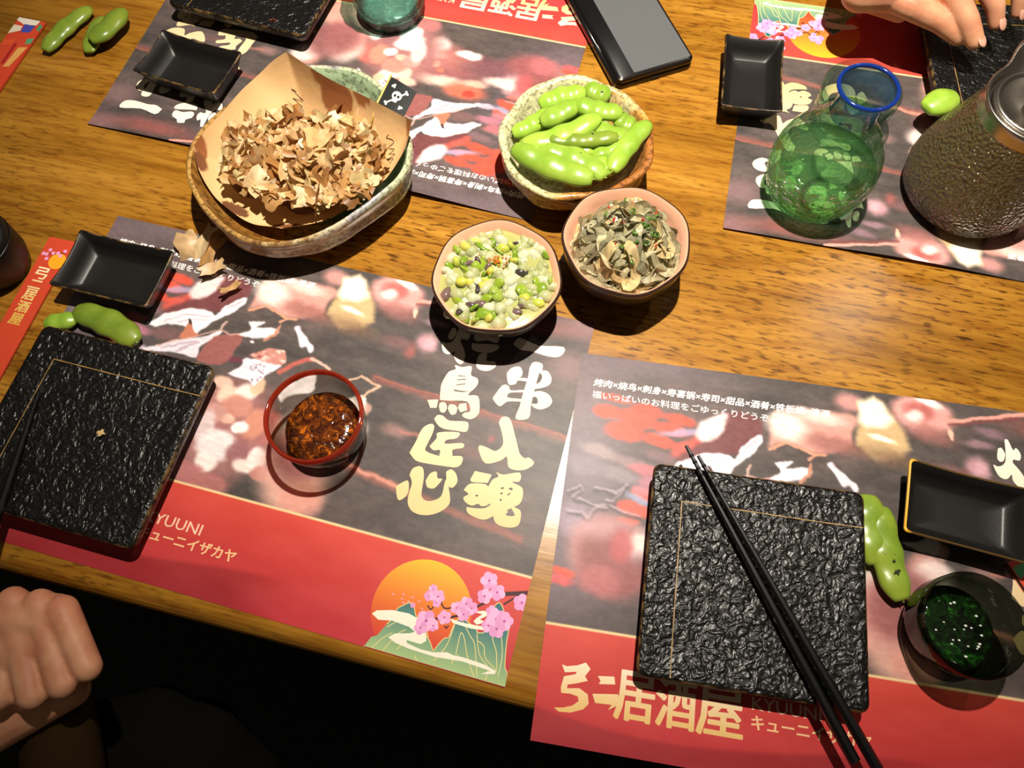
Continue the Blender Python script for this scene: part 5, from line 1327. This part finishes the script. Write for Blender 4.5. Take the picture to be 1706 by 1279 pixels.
# ------------------------------------------------------------------ black bowl at the left edge
bl = at(-52, 402, .040); bt = empty('black_bowl', (bl[0], bl[1], TZ + .0002)); tag(bt, 'matte black round vessel cut off by the left edge', 'vessel')
V, Fc = lathe([(.020, 0), (.024, .002), (.0285, .014), (.030, .030), (.0295, .040), (.0275, .0445), (.020, .0470), (.006, .0478)], 56); mk('body', V, Fc, M['matte_black'], bt)
V, Fc = loft([circ(.0299 + .0005 * math.cos(a), .0375 + .0006 * math.sin(a), 56) for a in np.linspace(0, 2 * math.pi, 7)], False, False); mk('lid_line', V, Fc, M['lacquer'], bt)

# ------------------------------------------------------------------ people
def fleshed(name, pieces, mat_, voxel=.0013, smooth_it=6):
    A = Acc()
    for V, Fc in pieces: A.add(V, Fc)
    o = A.build(name, mat_)
    rm = o.modifiers.new('r', 'REMESH'); rm.mode = 'VOXEL'; rm.voxel_size = voxel; rm.use_smooth_shade = True
    sm = o.modifiers.new('s', 'SMOOTH'); sm.factor = .5; sm.iterations = smooth_it
    dg = bpy.context.evaluated_depsgraph_get(); me = bpy.data.meshes.new_from_object(o.evaluated_get(dg))
    old = o.data; o.modifiers.clear(); o.data = me; bpy.data.meshes.remove(old)
    me.polygons.foreach_set('use_smooth', np.ones(len(me.polygons), bool))
    return o
def ell(c, r3, rz=0.0):
    V, Fc = ICO3; V = V * np.array(r3); c_, s_ = math.cos(rz), math.sin(rz)
    V = np.stack([V[:, 0] * c_ - V[:, 1] * s_, V[:, 0] * s_ + V[:, 1] * c_, V[:, 2]], 1); return V + np.array(c), Fc
ICO3 = ico(3)
T3 = lambda px, py, z_: at(px, py, z_) + np.array([0, 0, TZ])
def chain(pts, rad): return [capsule(pts[i], pts[i + 1], rad[i], rad[i + 1]) for i in range(len(pts) - 1)]

# hand reaching in from the back right
pcs = []
F1 = [T3(1438, -30, .062), T3(1520, 12, .060), T3(1566, 36, .054), T3(1597, 62, .046)]
F2 = [T3(1520, -70, .070), T3(1590, -10, .070), T3(1612, 34, .060), T3(1624, 68, .050)]
F3 = [T3(1590, -80, .070), T3(1640, -25, .070), T3(1658, 10, .060), T3(1660, 38, .050)]
F4 = [T3(1640, -90, .066), T3(1690, -40, .066), T3(1700, -5, .058), T3(1696, 20, .048)]
pcs += chain(F1, [.0125, .0108, .0092, .0074]) + chain(F2, [.0118, .0104, .0092, .0076]) + chain(F3, [.0100, .0090, .0078, .0064]) + chain(F4, [.0092, .0080, .0070, .0058])
wr = T3(1500, -330, .085); kn = [F1[0], F2[0], F3[0], F4[0]]
for k_, kk in enumerate(kn): pcs.append(capsule(wr + np.array([(k_ - 1.5) * .011, 0, 0]), kk, .020, .0120))
pcs.append(capsule(wr, T3(1500, -700, .11), .025, .030))
th_ = [T3(1450, -150, .066), T3(1416, -45, .060), T3(1440, -2, .052), T3(1500, 22, .044)]
pcs += chain(th_, [.0150, .0118, .0098, .0080])
pcs.append(capsule(T3(1436, -14, .062), T3(1555, -22, .064), .017, .019)); pcs.append(capsule(T3(1450, -70, .066), T3(1600, -80, .070), .022, .022))
h1 = fleshed('person', pcs, M['skin']); tag(h1, 'bare hand reaching from the back right to grip a glass cup', 'person')
def nail(parent, tip, prev, r_):
    d = tip - prev; d = d / np.linalg.norm(d); up = np.array([0, 0, 1.0]); s_ = np.cross(d, up); s_ /= np.linalg.norm(s_); u_ = np.cross(s_, d)
    V = ICO2[0] * np.array([r_ * .95, r_ * .68, r_ * .16]); V = V[:, [0]] * d + V[:, [1]] * s_ + V[:, [2]] * u_ + tip + d * r_ * .25 + u_ * r_ * .90
    mk('finger_nail', V, ICO2[1], M['nail'], parent)
for Fx, r_ in ((F1, .0066), (F2, .0068), (F3, .0064), (F4, .0058)): nail(h1, Fx[3], Fx[2], r_)
V, Fc = capsule(T3(1500, -560, .10), T3(1500, -900, .13), .036, .050); sl_ = mk('sleeve', V, Fc, M['cloth'], h1)

# closed hand at the front left, with dark clothing below the table edge
pcs = []
zk = .012
K_ = [(104, 1016), (66, 1006), (22, 1002), (-30, 1008)]; Q_ = [(146, 1112), (104, 1140), (54, 1158), (-4, 1162)]
for k_, (a, b) in enumerate(zip(K_, Q_)):
    p0 = T3(a[0], a[1], zk); p1 = T3(b[0], b[1], zk - .004); p2 = p1 + np.array([-.016, -.006, -.020]); p3 = p0 + np.array([.006, -.020, -.030])
    pcs += chain([p0, p1, p2, p3], [.0105, .0094, .0086, .0078])
pc0 = T3(40, 1100, -.016)
pcs.append(ell(pc0, (.040, .030, .020), -.5)); pcs.append(capsule(T3(95, 1040, -.004), T3(-40, 1040, -.002), .014, .018)); pcs.append(capsule(T3(120, 1150, -.022), T3(-20, 1215, -.024), .012, .018))
pcs.append(capsule(T3(-40, 1080, -.012), T3(-330, 1060, -.03), .026, .032))
pcs.append(capsule(T3(88, 1030, .0045), T3(-40, 1036, .005), .0170, .0195)); pcs.append(capsule(T3(104, 1068, .001), T3(-20, 1090, .001), .0172, .0190)); pcs.append(capsule(T3(112, 1110, -.004), T3(-10, 1140, -.004), .0165, .018))
h2 = fleshed('person', pcs, M['skin'], .0013, 14); tag(h2, 'bare closed hand off the table edge at the front left corner', 'person')
V, Fc = tube(smoothpath([T3(120, 1330, -.16), T3(215, 1290, -.17), T3(330, 1330, -.20), T3(470, 1500, -.26)], 20), [.030 + .040 * math.sin(math.pi * (i + 2) / 22) + .004 * math.sin(i * 1.9) for i in range(20)], 28); mk('dark_trousers', V, Fc, M['cloth'], h2)
V, Fc = capsule(T3(95, 1185, -.05), T3(120, 1420, -.09), .024, .030); mk('shaded_forearm', V, Fc, pm('shaded_skin_brown', (52, 36, 18), .9, spec=.1), h2)  # bare forearm; the shade on its skin is put into the dark brown
V, Fc = capsule(T3(-330, 1060, -.03), T3(-700, 1100, -.06), .040, .055); mk('sleeve', V, Fc, M['cloth'], h2)
